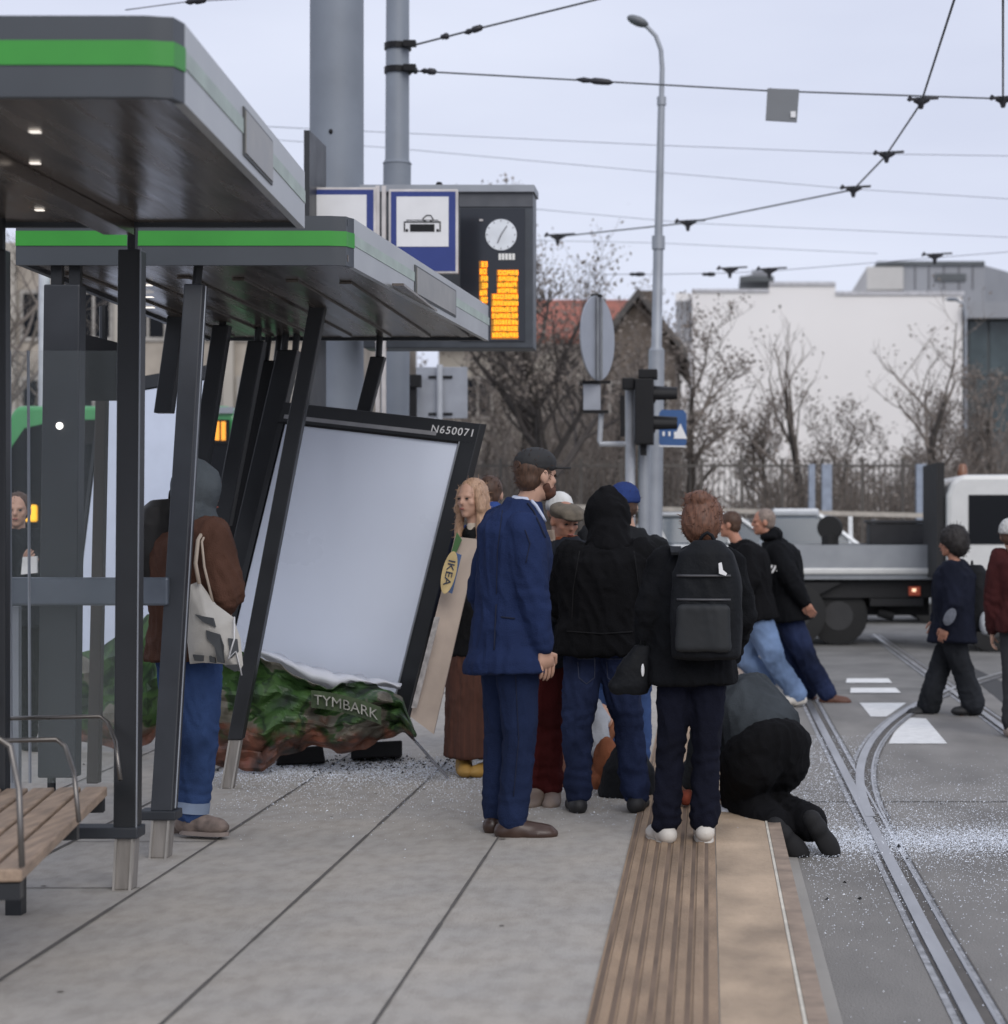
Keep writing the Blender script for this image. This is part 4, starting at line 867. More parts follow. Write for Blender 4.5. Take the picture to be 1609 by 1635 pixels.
cr2 = n.nodes.new('ShaderNodeValToRGB'); e = cr2.color_ramp.elements; cr2.color_ramp.interpolation = 'LINEAR'; e[0].position = .36; e[0].color = (.012,.02,.012,1); e[1].position = .43; e[1].color = (.03,.065,.022,1)
for p_, c_ in ((.46,(.05,.115,.03,1)),(.52,(.06,.125,.035,1)),(.545,(.02,.04,.018,1)),(.58,(.045,.1,.028,1)),(.6,(.19,.175,.14,1)),(.66,(.12,.11,.085,1))): q = e.new(p_); q.color = c_
z3 = n.nodes.new('ShaderNodeTexNoise'); z3.inputs['Scale'].default_value = 8; z3.inputs['Detail'].default_value = 4
sx = n.nodes.new('ShaderNodeSeparateXYZ'); mr = n.nodes.new('ShaderNodeMapRange'); mr.inputs[1].default_value = .38; mr.inputs[2].default_value = .0
ad = n.nodes.new('ShaderNodeMath'); ad.operation = 'ADD'; sb2 = n.nodes.new('ShaderNodeMath'); sb2.operation = 'SUBTRACT'; sb2.inputs[1].default_value = .52
ml = n.nodes.new('ShaderNodeMath'); ml.operation = 'MULTIPLY'; ml.inputs[1].default_value = 4; ml.use_clamp = True
rd = n.nodes.new('ShaderNodeValToRGB'); rd.color_ramp.elements[0].color = (.012,.008,.006,1); rd.color_ramp.elements[1].color = (.3,.05,.025,1); q_ = rd.color_ramp.elements.new(.8); q_.color = (.2,.08,.05,1); rd.color_ramp.elements[0].position = .35; rd.color_ramp.elements[1].position = .65
mxx = n.nodes.new('ShaderNodeMix'); mxx.data_type = 'RGBA'; l = n.links.new
l(t.outputs['Object'], z.inputs['Vector']); l(z.outputs['Fac'], cr2.inputs[0]); l(t.outputs['Object'], sx.inputs[0]); l(sx.outputs['Z'], mr.inputs[0]); l(t.outputs['Object'], z3.inputs['Vector'])
l(mr.outputs[0], ad.inputs[0]); l(z3.outputs['Fac'], ad.inputs[1]); l(ad.outputs[0], sb2.inputs[0]); l(sb2.outputs[0], ml.inputs[0]); sb2.inputs[1].default_value = .95
l(z3.outputs['Fac'], rd.inputs[0]); l(ml.outputs[0], mxx.inputs[0]); l(cr2.outputs[0], mxx.inputs[6]); l(rd.outputs[0], mxx.inputs[7]); l(mxx.outputs[2], bs.inputs['Base Color'])
pp = peeled('crumpled_poster', 'crumpled green and red printed poster sagging under the tilted poster case',
  [(342,1035),(395,1042),(440,1058),(480,1082),(520,1100),(545,1090),(600,1092),(640,1112),(662,1172)], [(342,1222),(420,1232),(445,1205),(500,1192),(560,1202),(600,1188),(640,1168),(662,1176)], 12.1, pm_, amp=.085, flat=True)
o_ = pp; 
# lettering band on the crumpled poster
def bend(c):
    x = c.x; y = c.y; px = 552+x; py = 1124+.0016*(x+40)**2*.9+.13*x-y
    p = V((px*.012, .7, 0)); return U(px, py, 11.62-c.z*.05+.00025*abs(x))
bd = MB(); vs = []
for i in range(25):
    x = -56+112*i/24
    for y in (-13,15): vs.append(bend(V((x,y,0)))+V((0,.012,0)))
bd.add(vs, [(2*i,2*i+1,2*i+3,2*i+2) for i in range(24)]); bd.build('label_band', mat('band_olive',(.06,.09,.04),.5,var=.3,vs=20), pp, fix=False)
tx = text(None, 'TYMBARK', 23, bend, ext=.4); tx.build('lettering', mat('letter_pale',(.34,.34,.3),.5,var=.45,vs=25), pp, fix=False)
wc = peeled('torn_white_sheet', 'torn white backing sheet curling out below the leaning poster case', [(390,1026),(440,1044),(500,1066),(560,1078),(640,1092)], [(390,1038),(440,1056),(500,1098),(535,1108),(560,1094),(640,1098)], 12.08, mat('paper_white',(.72,.74,.8),.4,var=.02), nx=40, nz=6, amp=.004)
pl2 = peeled('crumpled_poster', 'smaller crumpled green poster piece seen behind the two front posts', [(100,1050),(160,1035),(195,1010),(240,980),(262,1000)], [(100,1180),(160,1190),(200,1200),(240,1190),(262,1150)], 13.2, pm_, nx=24, nz=12, amp=.06, seed=4, flat=True)
# slanted beige board with the round sticker
o = empty('beige_board', U(674,1170,12.5), 'slanted beige printed board behind the right side of the leaning poster case', 'board')
bar_ = 0; q = [U(655,1146,12.45),U(692,1172,12.6),U(764,858,12.6),U(722,862,12.45)]; b = MB(); b.prism([U(655,1144,11.2),U(692,1172,11.2),U(764,861,11.35),U(726,857,11.35)], (0,.03,0)); b.build('panel', mat('board_beige',(.42,.34,.28),.6,var=.14,vs=5), o)
b = MB(); b.prism([U(721,880,11.3),U(729,850,11.3),U(737,862,11.3),U(727,884,11.3)],(0,.02,0)); b.build('green_patch', mat('patch_green',(.05,.13,.04),.6), o)
b = MB(); b.bar(U(661,1130,11.15), U(698,985,11.15), .03,.012); b.build('ragged_strip', mat('strip_pale',(.36,.34,.33),.6,var=.35,vs=30), o)
st = empty('round_sticker', U(717,915,11.5), 'oval yellow sticker with dark letters on a blue patch by the case edge', 'sticker')
cc = U(717,914,11.17); lo = V((.028,0,.12)); sh = V((.036,0,-.009)); b = MB(); b.prism([cc-lo*.85-sh*.3,cc-lo*.9+sh*1.15,cc+lo*.9+sh*1.2,cc+lo*.95-sh*.2],(0,.008,0)); b.build('blue_patch', mat('patch_blue',(.06,.11,.24),.6), st)
b = MB(); b.loft([(cc-V((0,.006,0)),sh*1.05,lo*.98),(cc-V((0,.001,0)),sh*1.05,lo*.98)],32); b.build('yellow_oval', mat('oval_yellow',(.55,.42,.2),.5,var=.15,vs=20), st)
la = lo.normalized(); sa = V((la.z,0,-la.x)); tx = text(None,'IKEA',.07,lambda c: cc-V((0,.009,0))-la*c.x*1.02+sa*c.y*.8+V((0,-c.z,0))); tx.build('lettering', mat('letter_dark',(.02,.03,.06),.5), st, fix=False)
# bent metal strip on the ground, torn plinth
b = MB(); P = [U(640,1160,11.9),U(665,1185,11.7),U(690,1214,11.6),U(716,1243,11.5)]
for a_, c_ in zip(P,P[1:]): b.bar(a_, c_, .022, .008)
o = b.build('bent_metal_strip', mat('strip_metal',(.6,.62,.66),.25,metal=.8,var=.1), org=P[-1]); tag(o,'thin bent shiny strip hanging from the poster case to the ground','metal strip')
b = MB(); b.hexa([U(560,1212,12.4),U(642,1208,12.4),U(642,1208,12.7),U(560,1212,12.7),U(560,1186,12.4),U(642,1182,12.4),U(642,1182,12.7),U(560,1186,12.7)]); o = b.build('broken_plinth', black, org=U(600,1210,12.5), bevel=.01); tag(o,'low black broken plinth on the ground under the crumpled poster','plinth')
b = MB(); b.hexa([U(440,1222,12.2),U(520,1218,12.2),U(520,1218,12.5),U(440,1222,12.5),U(445,1196,12.2),U(515,1190,12.2),U(515,1190,12.5),U(445,1196,12.5)]); o = b.build('broken_plinth', black, org=U(480,1220,12.3), bevel=.01); tag(o,'black plinth fragment beside the leaning post foot','plinth')

# ---------------------------------------------------------------- bench
wood = mat('bench_wood', (.31,.225,.16), .6, var=.3, vs=7, stretch=(6,.7,6), bump=.2, bs=30)
A = V((-2.06,6.03,.44)); D = (V((-2.37,7.92,.44))-A); Ld = D.length; D.normalize(); Wd = V((-D.y,D.x,0)); 
o = empty('bench', A-V((0,0,.44)), 'slatted wooden bench with bent steel armrests at the lower left', 'bench'); 
for i in range(5):
    c = A+Wd*(.045+i*.1); b = MB(); p = [c-Wd*.042,c+Wd*.042,c+Wd*.042+D*Ld,c-Wd*.042+D*Ld]; b.hexa([q-V((0,0,.04)) for q in p]+p); b.build('seat_slat', wood, o, bevel=.006)
for t in (.02,.62,.98):
    b = MB(); c = A+D*Ld*t-V((0,0,.045)); b.hexa([c-V((0,0,.05))+Wd*.01-D*.03,c-V((0,0,.05))+Wd*.5-D*.03,c-V((0,0,.05))+Wd*.5+D*.03,c-V((0,0,.05))+Wd*.01+D*.03,c+Wd*.01-D*.03,c+Wd*.5-D*.03,c+Wd*.5+D*.03,c+Wd*.01+D*.03]); b.build('frame_bar', post_d, o)
b = MB(); c = A+Wd*.25-V((0,0,.1)); 
for t in (.15,.85): q = A+D*Ld*t+Wd*.3; b = MB(); b.bar((q.x,q.y,0),(q.x,q.y,.36),.06,.06); b.build('leg', post_d, o)
stl = mat('armrest_steel', (.16,.15,.14), .3, metal=.8)
for (p0, p1, Yb_, Yf) in (((17,1182),(35,1384),7.0,6.02),((104,1182),(126,1312),8.1,6.9),((172,1145),(192,1245),8.6,7.9)):
    t_ = U(*p0, Yf+.15); e_ = U(*p1, Yf); k = U(p0[0]-.0,p0[1],Yf+.15)
    b = MB(); b.tube([e_, e_.lerp(t_,.6)+V((.012,0,0)), t_-V((0,0,.02)), t_+Wd*.03+V((0,0,.004)), t_+Wd*.5], .0085 if p0[0] > 20 else .01, 8); b.build('armrest', stl, o, smooth='full')
b = MB(); b.tube([A+Wd*.5+V((0,0,.35)), A+Wd*.5+D*Ld+V((0,0,.35))], .012, 8); b.build('back_rail', stl, o, smooth='full')

# ---------------------------------------------------------------- people
skin = mat('skin', (.5,.3,.215), .55, var=.06, vs=20); skin2 = mat('skin_ruddy', (.42,.2,.13), .55, var=.1, vs=20); eyem = mat('eye_dark', (.02,.015,.012), .3, var=0); lipm = mat('lips', (.3,.1,.08), .5, var=0)
hairb = mat('hair_brown', (.07,.035,.02), .6, var=.4, vs=40, stretch=(3,3,.5)); hairr = mat('hair_auburn', (.13,.058,.034), .6, var=.4, vs=45, stretch=(3,3,.6)); hairl = mat('hair_blonde', (.4,.25,.16), .55, var=.3, vs=50, stretch=(4,4,.3)); hairg = mat('hair_grey', (.22,.17,.14), .6, var=.3, vs=40)
def cloth(name, c, rough=.9, var=.38):
    m = mat(name, c, rough, var=var, vs=3.2, bump=.35, bs=150); m.node_tree.nodes['Principled BSDF'].inputs['Specular IOR Level'].default_value = .12; return m
def skel(fx, fy, g, h, yaw, Y=None, lean=0):
    Y = Y or F*(H-g)/(fy-VY); X = (fx-VX)*Y/F; a = R(yaw); fw = V((math.sin(a),math.cos(a),0)); rt = V((math.cos(a),-math.sin(a),0)); up = V((0,0,1)); B_ = V((X,Y,g))
    L = lambda x, y, z: B_+rt*x*h+fw*(y+lean*max(0,z-.1))*h+up*z*h
    k = dict(pelvis=L(0,0,.535), waist=L(0,0,.61), chest=L(0,-.005,.72), neck=L(0,-.005,.835), head=L(0,.012,.93))
    for s, n_ in ((-1,'L'),(1,'R')):
        k.update({'sh'+n_:L(.105*s,-.005,.805), 'el'+n_:L(.135*s,-.02,.625), 'wr'+n_:L(.14*s,.02,.475), 'hip'+n_:L(.052*s,0,.515), 'kn'+n_:L(.055*s,.012,.285), 'an'+n_:L(.055*s,-.01,.05), 'toe'+n_:L(.07*s,.1,.015)})
    k['_'] = (B_, fw, rt, h, Y, g); return k
def setj(k, **kw):
    Y = k['_'][4]
    for n_, v in kw.items(): k[n_] = U(v[0], v[1], Y+(v[2] if len(v) > 2 else 0))
def headblob(k, hy, pitch=0, roll=0, sk=skin, hs=1.0, beard=None):
    c = k['head']; s = k['_'][3]/1.75*hs; a = R(hy); f = V((math.sin(a),math.cos(a),0)); r = V((math.cos(a),-math.sin(a),0)); u = V((0,0,1))
    if pitch: f, u = f*math.cos(R(pitch))+u*math.sin(R(pitch)), u*math.cos(R(pitch))-f*math.sin(R(pitch))
    P = lambda x, y, z: c+(r*x+f*y+u*z)*s
    E = lambda x, y, z: (r*x*s, f*y*s, u*z*s)
    m = MB(); m.ell(P(0,-.008,.025), E(.073,.093,.09)); m.ell(P(0,.022,-.035), E(.056,.066,.078)); m.ell(P(0,.055,-.088), E(.028,.026,.024)); m.ell(P(0,.07,-.055), E(.03,.018,.02))
    m.ell(P(0,.072,.018), E(.048,.02,.016)); m.cone(P(0,.086,.008), P(0,.098,-.024), .008*s, .013*s); m.ell(P(-.04,.055,-.022), E(.02,.02,.02)); m.ell(P(.04,.055,-.022), E(.02,.02,.02))
    for sx_ in (-1,1): m.ell(P(.076*sx_,-.012,-.005), E(.011,.022,.033))
    m.cone(P(0,-.02,-.06), k['neck']-V((0,0,.03)), .05*s, .058*s)
    b = blob(m, .0075, 3)
    for sx_ in (-1,1):
        e = MB(); e.ell(P(.031*sx_,.083,.002), E(.012,.006,.006), 8, 6); join(b, e, 1)
    e = MB(); e.ell(P(0,.094,-.058), E(.02,.007,.006), 8, 6); join(b, e, 2)
    return b, P, E, (r, f, u, s)
def hand(el, wr, k, curl=.6, sgn=1, s=1.0):
    d = (wr-el).normalized(); fw = k['_'][1]; side = fw-d*fw.dot(d)
    side = side.normalized() if side.length > .1 else d.orthogonal().normalized(); pal = d.cross(side)*sgn   # palm normal (inwards)
    m = MB(); pc = wr+d*.05*s; m.loft([(wr-d*.02,side*.026*s,pal*.019*s),(wr+d*.02*s,side*.034*s,pal*.018*s),(pc,side*.042*s,pal*.017*s),(wr+d*.09*s,side*.04*s,pal*.013*s)], 14)
    for i, L_ in enumerate((.068,.078,.072,.056)):
        p = wr+d*.088*s+side*(.03-.02*i)*s; q = p; dd = d.copy(); pts = [p-d*.02]; 
        for j in range(3):
            dd = (dd+pal*curl*.75).normalized(); q = q+dd*L_*s*(.42,.33,.25)[j]; pts.append(q)
        m.tube([pts[0],p]+pts[1:], [.009*s,.009*s,.0085*s,.008*s,.0055*s], 8)
    p = wr+d*.03*s+side*.03*s; m.tube([p-side*.015*s,p+(side*.7+d*.6)*.03*s,p+(side*.5+d+pal*.35)*.052*s,p+(side*.3+d*1.1+pal*.7)*.07*s], [.013*s,.0115*s,.0095*s,.006*s], 8)
    return m
def torso(k, inf=1.0, hem=0, belly=1.0, top=.0, flare=1.0):
    h = k['_'][3]; uh = (k['hipR']-k['hipL']).normalized(); us = (k['shR']-k['shL']).normalized(); hw = (k['shR']-k['shL']).length/2; S_ = []
    pts = [('p',k['pelvis'])]; up0 = (k['waist']-k['pelvis']).normalized()
    if hem: 
        for t in (1,.5): S_.append((k['pelvis']-V((0,0,1)).lerp(up0,.5).normalized()*hem*t, uh, up0, .102*flare*(1 if t == 1 else .99), .078*flare))
    S_ += [(k['pelvis'],uh,up0,.1,.075),(k['waist'],uh.lerp(us,.3).normalized(),up0,.088*belly,.066*belly)]
    up1 = (k['neck']-k['waist']).normalized(); S_ += [(k['chest'],us,up1,.103,.074)]; shc = (k['shR']+k['shL'])/2
    S_ += [(shc.lerp(k['chest'],.25),us,up1,hw/h*1.02,.07),(shc.lerp(k['neck'],.3),us,up1,hw/h*.86,.055),(k['neck'].lerp(shc,.25),us,up1,.055,.043),(k['neck']+up1*.02*h*top,us,up1,.04,.036)]
    out_ = []
    for c, u, up, w_, d_ in S_:
        v = up.cross(u).normalized(); out_.append((c, u*w_*h*inf, v*d_*h*inf))
    return out_
def person(label, k, hy, top, low, shoe, hair=None, pitch=0, sk=skin, hat=None, bag=1.0, legbag=1.0, hem=.06, flare=1.0, hands='LR', curl=.5, belly=1.0, seed=1, fold=.0125, grp=None, skirt=None, hs=1.0, vox=.013, sole=None, collar=None, hoodie=None, beard=None, cuff=None, sleeve=1.0, topname='jacket', lowname='trousers', legr=None, hsc=1.0, hoods=1.0, free=False, lowinf=1.0):
    B_, fw, rt, h, Y, g = k['_']
    hb, P, E, (r, f, u, s) = headblob(k, hy, pitch, sk=sk, hs=hs)
    m = MB(); m.loft(torso(k,.86),16); m.cone(k['chest'], k['neck'], .06*h*.8, .03*h)
    for n_ in 'LR':
        m.cone(k['sh'+n_],k['el'+n_],.027*h,.022*h); m.cone(k['el'+n_],k['wr'+n_],.022*h,.015*h)
        m.cone(k['hip'+n_],k['kn'+n_],.043*h,.028*h); m.cone(k['kn'+n_],k['an'+n_],.027*h,.018*h); (None if free else m.cone(k['an'+n_],k['toe'+n_],.018*h,.012*h))
    body = blob(m, .018, 3); join(hb, body, 0)
    for n_ in hands: join(hb, hand(k['el'+n_],k['wr'+n_],k,curl,1 if n_ == 'L' else -1,s), 0)
    o = hb.build('person', [sk,eyem,lipm], org=V((B_.x,B_.y,g)), smooth='full', fix=False); tag(o, label, 'person', grp)
    # upper garment
    m = MB(); m.loft(torso(k,1.12*bag,hem*h,belly,.6,flare),24)
    for n_ in 'LR':
        q = k['wr'+n_]; e_ = k['el'+n_]; m.cone(k['sh'+n_],e_,.043*h*bag*sleeve,.037*h*bag*sleeve); m.cone(e_,e_.lerp(q,.93),.036*h*bag*sleeve,.025*h*bag*sleeve)
    jj = [(k['el'+n_], (k['wr'+n_]-k['sh'+n_]).normalized(), .15, 85) for n_ in 'LR']+[(k['wr'+n_], (k['wr'+n_]-k['el'+n_]).normalized(), .12, 110) for n_ in 'LR']+[(k['waist'], (k['neck']-k['pelvis']).normalized(), .24, 45)]
    blob(m, vox, 3, fold, seed=seed, joints=jj).build(topname, top, o, smooth='full', fix=False)
    # lower garment
    m = MB(); T = torso(k,1.02*lowinf)[:2]; (m.ell(k['pelvis'],(T[0][1]*1.08,T[0][2]*1.15,V((0,0,.1*h)))) if lowinf > 1 else m.loft([(T[0][0]-V((0,0,.03*h)),T[0][1]*.95,T[0][2]),T[0],T[1]],20))
    if skirt:
        uh = (k['hipR']-k['hipL']).normalized(); v = V((-uh.y,uh.x,0)); b0 = k['pelvis']; e_ = (k['anL']+k['anR'])/2; e_ = b0.lerp(e_,skirt); m = MB(); m.loft([(b0-V((0,0,.05*h)),uh*.085*h,v*.065*h),(b0.lerp(e_,.3),uh*.112*h,v*.09*h),(b0.lerp(e_,.7),uh*.115*h,v*.095*h),(e_,uh*.12*h,v*.1*h)],24)
    else:
        lr = legr or (.058,.042,.038)
        for n_ in 'LR':
            a_ = k['an'+n_]; kk = k['kn'+n_]; m.cone(k['hip'+n_]+V((0,0,.0)),kk,lr[0]*h*legbag,lr[1]*h*legbag); m.cone(kk,a_.lerp(kk,.06),lr[1]*h*legbag,lr[2]*h*legbag)
    jj = [(k['kn'+n_], (k['an'+n_]-k['hip'+n_]).normalized(), .16, 70) for n_ in 'LR']+[(k['an'+n_].lerp(k['kn'+n_],.2), (k['an'+n_]-k['kn'+n_]).normalized(), .17, 95) for n_ in 'LR']+[(k['hip'+n_], (k['kn'+n_]-k['hip'+n_]).normalized(), .14, 60) for n_ in 'LR']
    blob(m, vox, 3, fold*.9, ff=16, seed=seed+5, joints=() if skirt else jj).build(lowname, low, o, smooth='full', fix=False)
    # shoes
    for n_ in 'LR':
        a_ = k['an'+n_]; t_ = k['toe'+n_]; d = (t_-a_); d.z = 0 if not free else d.z; d = d.normalized(); dn = V((0,0,-1)) if not free else (V((.2,-1,.2))-d*V((.2,-1,.2)).dot(d)).normalized()
        zb = a_+dn*.028*h; m = MB(); m.ell(zb-d*.018*h-dn*.004*h,(d*.031*h,d.cross(dn)*.028*h,dn*.028*h)); m.cone(zb+d*.0*h-dn*.008*h, zb+d*.09*h+dn*.0*h, .030*h,.023*h); m.cone(a_-dn*.012*h,zb+d*.01*h,.028*h,.03*h); m.ell(zb+d*.065*h+dn*.002*h,(d*.056*h,d.cross(dn)*.031*h,dn*.022*h))
        so = blob(m,.009,4).build('shoe', shoe, o, smooth='full', fix=False)
        if sole:
            b = MB(); q = zb+dn*.014*h; sd_ = d.cross(dn); b.loft([(q,d*.073*h,sd_*.027*h),(q+dn*.011*h,d*.074*h,sd_*.028*h)],20,2.6); 
            for v_ in b.v: v_ += d*.043*h
            b.build('sole', sole, so)
    # hair and headgear
    if hair:
        mt, style = hair; m = MB()
        hq = hsc
        P0, E0 = P, E; P = lambda x,y,z: P0(x*hq,y*hq,z*hq); E = lambda x,y,z: E0(x*hq,y*hq,z*hq)
        m.ell(P(0,-.022,.036), E(.083,.094,.09))
        if style in ('long','bun','curly'): m.ell(P(0,-.045,-.0), E(.084,.075,.09))
        if style == 'short': m.ell(P(0,-.05,-.01), E(.07,.058,.065))
        if style == 'bun': m.ell(P(0,-.07,.1), E(.045,.04,.035)); m.ell(P(-.03,-.03,.1), E(.05,.05,.03))
        if style == 'long':
            for sx_ in (-1,1): m.cone(P(.07*sx_,-.0,-.01),P(.085*sx_,.03,-.26),.03*s,.022*s); m.cone(P(.06*sx_,.02,.05),P(.082*sx_,.02,-.06),.026*s,.028*s)
            m.loft([(P(0,-.06,-.02),r*.08*s,f*.045*s),(P(0,-.075,-.15),r*.09*s,f*.035*s),(P(0,-.08,-.29),r*.075*s,f*.025*s)],14)
        hm = blob(m,.009,2,fold=.006 if style != 'short' else .003,ff=30,seed=seed)
        P, E = P0, E0; rr_ = random.Random(seed); nst = 420 if s*hq > 0 and style in ('bun','curly','long') else 160; hv = list(hm.v); cc_ = P(0,-.02,.02)
        for _ in range(nst):
            p0 = rr_.choice(hv); dr = (p0-cc_).normalized(); tg = V((rr_.gauss(0,1),rr_.gauss(0,1),rr_.gauss(-.6 if style == 'long' else .1,1))).normalized(); L0 = rr_.uniform(.008,.02)*s*(1.5 if style == 'curly' else 1)
            hm.tube([p0-dr*.004, p0+dr*L0*.35+tg*L0*.5, p0+dr*L0*.45+tg*L0*1.3], [.002,.0016,.0006], 3, cap=False)
        hm.build('hair', mt, o, smooth='full', fix=False)
    if hat:
        kind, mt = hat
        if kind == 'cap':
            m = MB(); m.ell(P(0,-.01,.06), E(.088,.106,.072)); m.ell(P(0,-.01,.04), E(.088,.104,.03)); b = blob(m,.008,2); hh = b.build('cap', mt, o, smooth='full', fix=False)
            b = MB(); b.loft([(P(0,.11,.035),r*.075*s,f*.065*s),(P(0,.112,.042),r*.074*s,f*.064*s)],20); b.build('brim', mt, hh)
            b = MB(); b.loft([(P(0,-.1,.052),r*.026*s,u*.016*s),(P(0,-.1165,.052),r*.024*s,u*.015*s)],14); b.build('strap_opening', hairb, hh)
        if kind == 'beanie':
            m = MB(); m.ell(P(0,-.015,.06), E(.093,.108,.085)); m.loft([(P(0,-.012,.02),r*.096*s,f*.112*s),(P(0,-.012,.055),r*.097*s,f*.113*s)],22); blob(m,.009,2,fold=.003,ff=60).build('beanie', mt, o, smooth='full', fix=False)
        if kind == 'hood':
            m = MB(); hh_ = hoods; m.ell(P(0,-.025,.03), E(.105*hh_,.115*hh_,.125*hh_)); m.ell(P(0,-.05,.09*hh_), E(.06*hh_,.07*hh_,.07*hh_)); m.cone(P(0,-.045,-.07), k['neck']-V((0,0,.03)), .092*s*hh_,.115*s*hh_); m.ell(k['neck']+V((0,0,-.01)), (us_(k)*.13*s, fw*.105*s, V((0,0,.06*s))))
            blob(m,.011,4,fold=.009,ff=16,seed=seed+2).build('hood', mt, o, smooth='full', fix=False)
        if kind == 'hooddown':
            m = MB(); m.ell(P(0,-.1,-.11), E(.12,.075,.07)); m.ell(P(0,-.07,-.13), E(.14,.1,.05)); blob(m,.011,4,fold=.008,seed=seed).build('hood', mt, o, smooth='full', fix=False)
        if kind == 'flatcap':
            m = MB(); m.ell(P(0,.01,.065), E(.1,.13,.045)); m.ell(P(0,.1,.045), E(.07,.05,.02)); m.ell(P(0,-.02,.045),E(.09,.1,.05)); blob(m,.009,3).build('flat_cap', mt, o, smooth='full', fix=False)
    if beard:
        m = MB(); m.ell(P(0,.045,-.072), E(.053,.05,.04)); m.ell(P(0,.018,-.05),E(.064,.04,.035)); m.ell(P(0,.085,-.045),E(.03,.014,.008)); blob(m,.008,2,fold=.004,ff=40).build('beard', beard, o, smooth='full', fix=False)
    if collar:
        m = MB(); a_ = k['neck']; sr = us_(k); m.loft([(a_-V((0,0,.035)),sr*.078*s,fw*.074*s),(a_+V((0,0,.042)),sr*.066*s,fw*.064*s)],18); blob(m,.009,2).build('collar', collar, o, smooth='full', fix=False)
    if cuff:
        for n_ in 'LR':
            b = MB(); a_ = k['an'+n_]; kk = k['kn'+n_]; b.tube([a_.lerp(kk,.03),a_.lerp(kk,.17)], (legr or (0,0,.038))[2]*h*legbag*1.13, 16); b.build('trouser_cuff', cuff, o, smooth=True)
    return o, P, E
from mathutils.bvhtree import BVHTree
def onsurf(o_, pts, off=.004):
    me = o_.data; top = o_
    while top.parent: top = top.parent
    O_ = ORG[top.name]; bv = BVHTree.FromPolygons([v.co+O_ for v in me.vertices], [tuple(f.vertices) for f in me.polygons]); out_ = []; cp = V((0,0,H))
    for a, c in zip(pts, pts[1:]):
        for i in range(6):
            px = a[0]+(c[0]-a[0])*i/6; py = a[1]+(c[1]-a[1])*i/6; d = (U(px,py,10)-cp).normalized(); h_ = bv.ray_cast(cp, d)
            if h_[0] is not None: out_.append(h_[0]-d*off)
    return out_
def seam(o_, pts, r, m, name='seam'):
    P = onsurf(o_, pts)
    if len(P) > 2: b = MB(); b.tube(P, r, 5); b.build(name, m, o_, smooth='full')
def child(o_, nm): return [c for c in o_.children if c.name.split('.')[0] == nm][0]
def us_(k): return (k['shR']-k['shL']).normalized()
def band(name, pts, w, th, m, parent=None, org=None, label=None, cat=None, nrm=V((0,-1,0))):
    b = MB(); n = len(pts); vs = []
    for i, p in enumerate(pts):
        d = (pts[min(i+1,n-1)]-pts[max(i-1,0)]).normalized(); sd_ = d.cross(nrm).normalized()*w/2
        vs += [p-sd_,p+sd_,p+sd_-nrm*th,p-sd_-nrm*th]
    fs = [(0,1,2,3),tuple(4*(n-1)+q for q in (3,2,1,0))]
    for i in range(n-1):
        for j in range(4): fs.append((4*i+j,4*i+(j+1)%4,4*i+4+(j+1)%4,4*i+4+j))
    b.add(vs, fs); return b.build(name, m, parent, org=org, smooth=True)
navyc = cloth('navy_wool', (.017,.029,.082), var=.2); navyt = cloth('navy_trousers', (.014,.023,.06), var=.2); blackc = cloth('black_cotton', (.006,.006,.007)); blackj = cloth('black_jacket', (.007,.0075,.009)); denim = cloth('dark_denim', (.018,.026,.062), var=.6); denl = cloth('light_denim', (.15,.22,.36), var=.45); denm = cloth('mid_denim', (.035,.065,.16), var=.5)
brownj = cloth('brown_jacket', (.1,.05,.035)); greyh = cloth('grey_hood', (.1,.115,.125)); leath = mat('brown_leather', (.045,.025,.018), .35, var=.3); shw = mat('white_shoe', (.55,.52,.47), .6, var=.15); shb = mat('black_shoe', (.015,.015,.016), .6); darkn = cloth('dark_navy', (.01,.012,.022))
# suit man
k = skel(818,1332,0,1.83,52)
setj(k, head=(857,760), neck=(836,806), chest=(822,880), waist=(813,970), pelvis=(812,1035), shL=(800,836,.17), shR=(838,846,-.16), elR=(852,950,-.2), wrR=(868,1034,-.18), elL=(770,945,.2), wrL=(795,1010,.3), hipL=(803,1045,.08), hipR=(825,1045,-.06), knL=(800,1180,.1), knR=(830,1180,-.05), anL=(792,1302,.1), anR=(818,1312,-.06), toeL=(808,1322,.2), toeR=(862,1333,-.06))
sm_ = person('man in a navy blue suit and black cap looking to the right', k, 48, navyc, navyt, leath, hat=('cap',mat('cap_black',(.02,.02,.021),.8)), hair=(hairb,'short'), sk=skin, bag=1.14, hem=.065, flare=1.12, beard=mat('beard_brown',(.09,.035,.02),.8,var=.3,vs=50), collar=mat('shirt_pale',(.5,.55,.68),.8,var=.05), seed=1, vox=.011, legbag=1.02, fold=.009)
jk = child(sm_[0],'jacket'); tr = child(sm_[0],'trousers'); dk = mat('seam_dark',(.006,.01,.03),.9); shirtm = mat('shirt_pale',(.5,.55,.68),.8,var=.05)
seam(jk, [(846,797),(856,808),(868,828),(878,850)], .009, shirtm, 'shirt_edge'); seam(jk, [(842,803),(852,816),(862,838),(872,862)], .005, dk)
seam(jk, [(792,965),(788,1052)], .004, dk, 'back_vent'); seam(jk, [(802,815),(794,880),(792,962)], .002, dk); seam(jk, [(838,846),(846,868),(838,905)], .0025, dk); seam(jk, [(800,985),(826,988)], .004, dk, 'pocket_flap')
seam(tr, [(822,1062),(828,1180),(818,1290)], .002, dk)
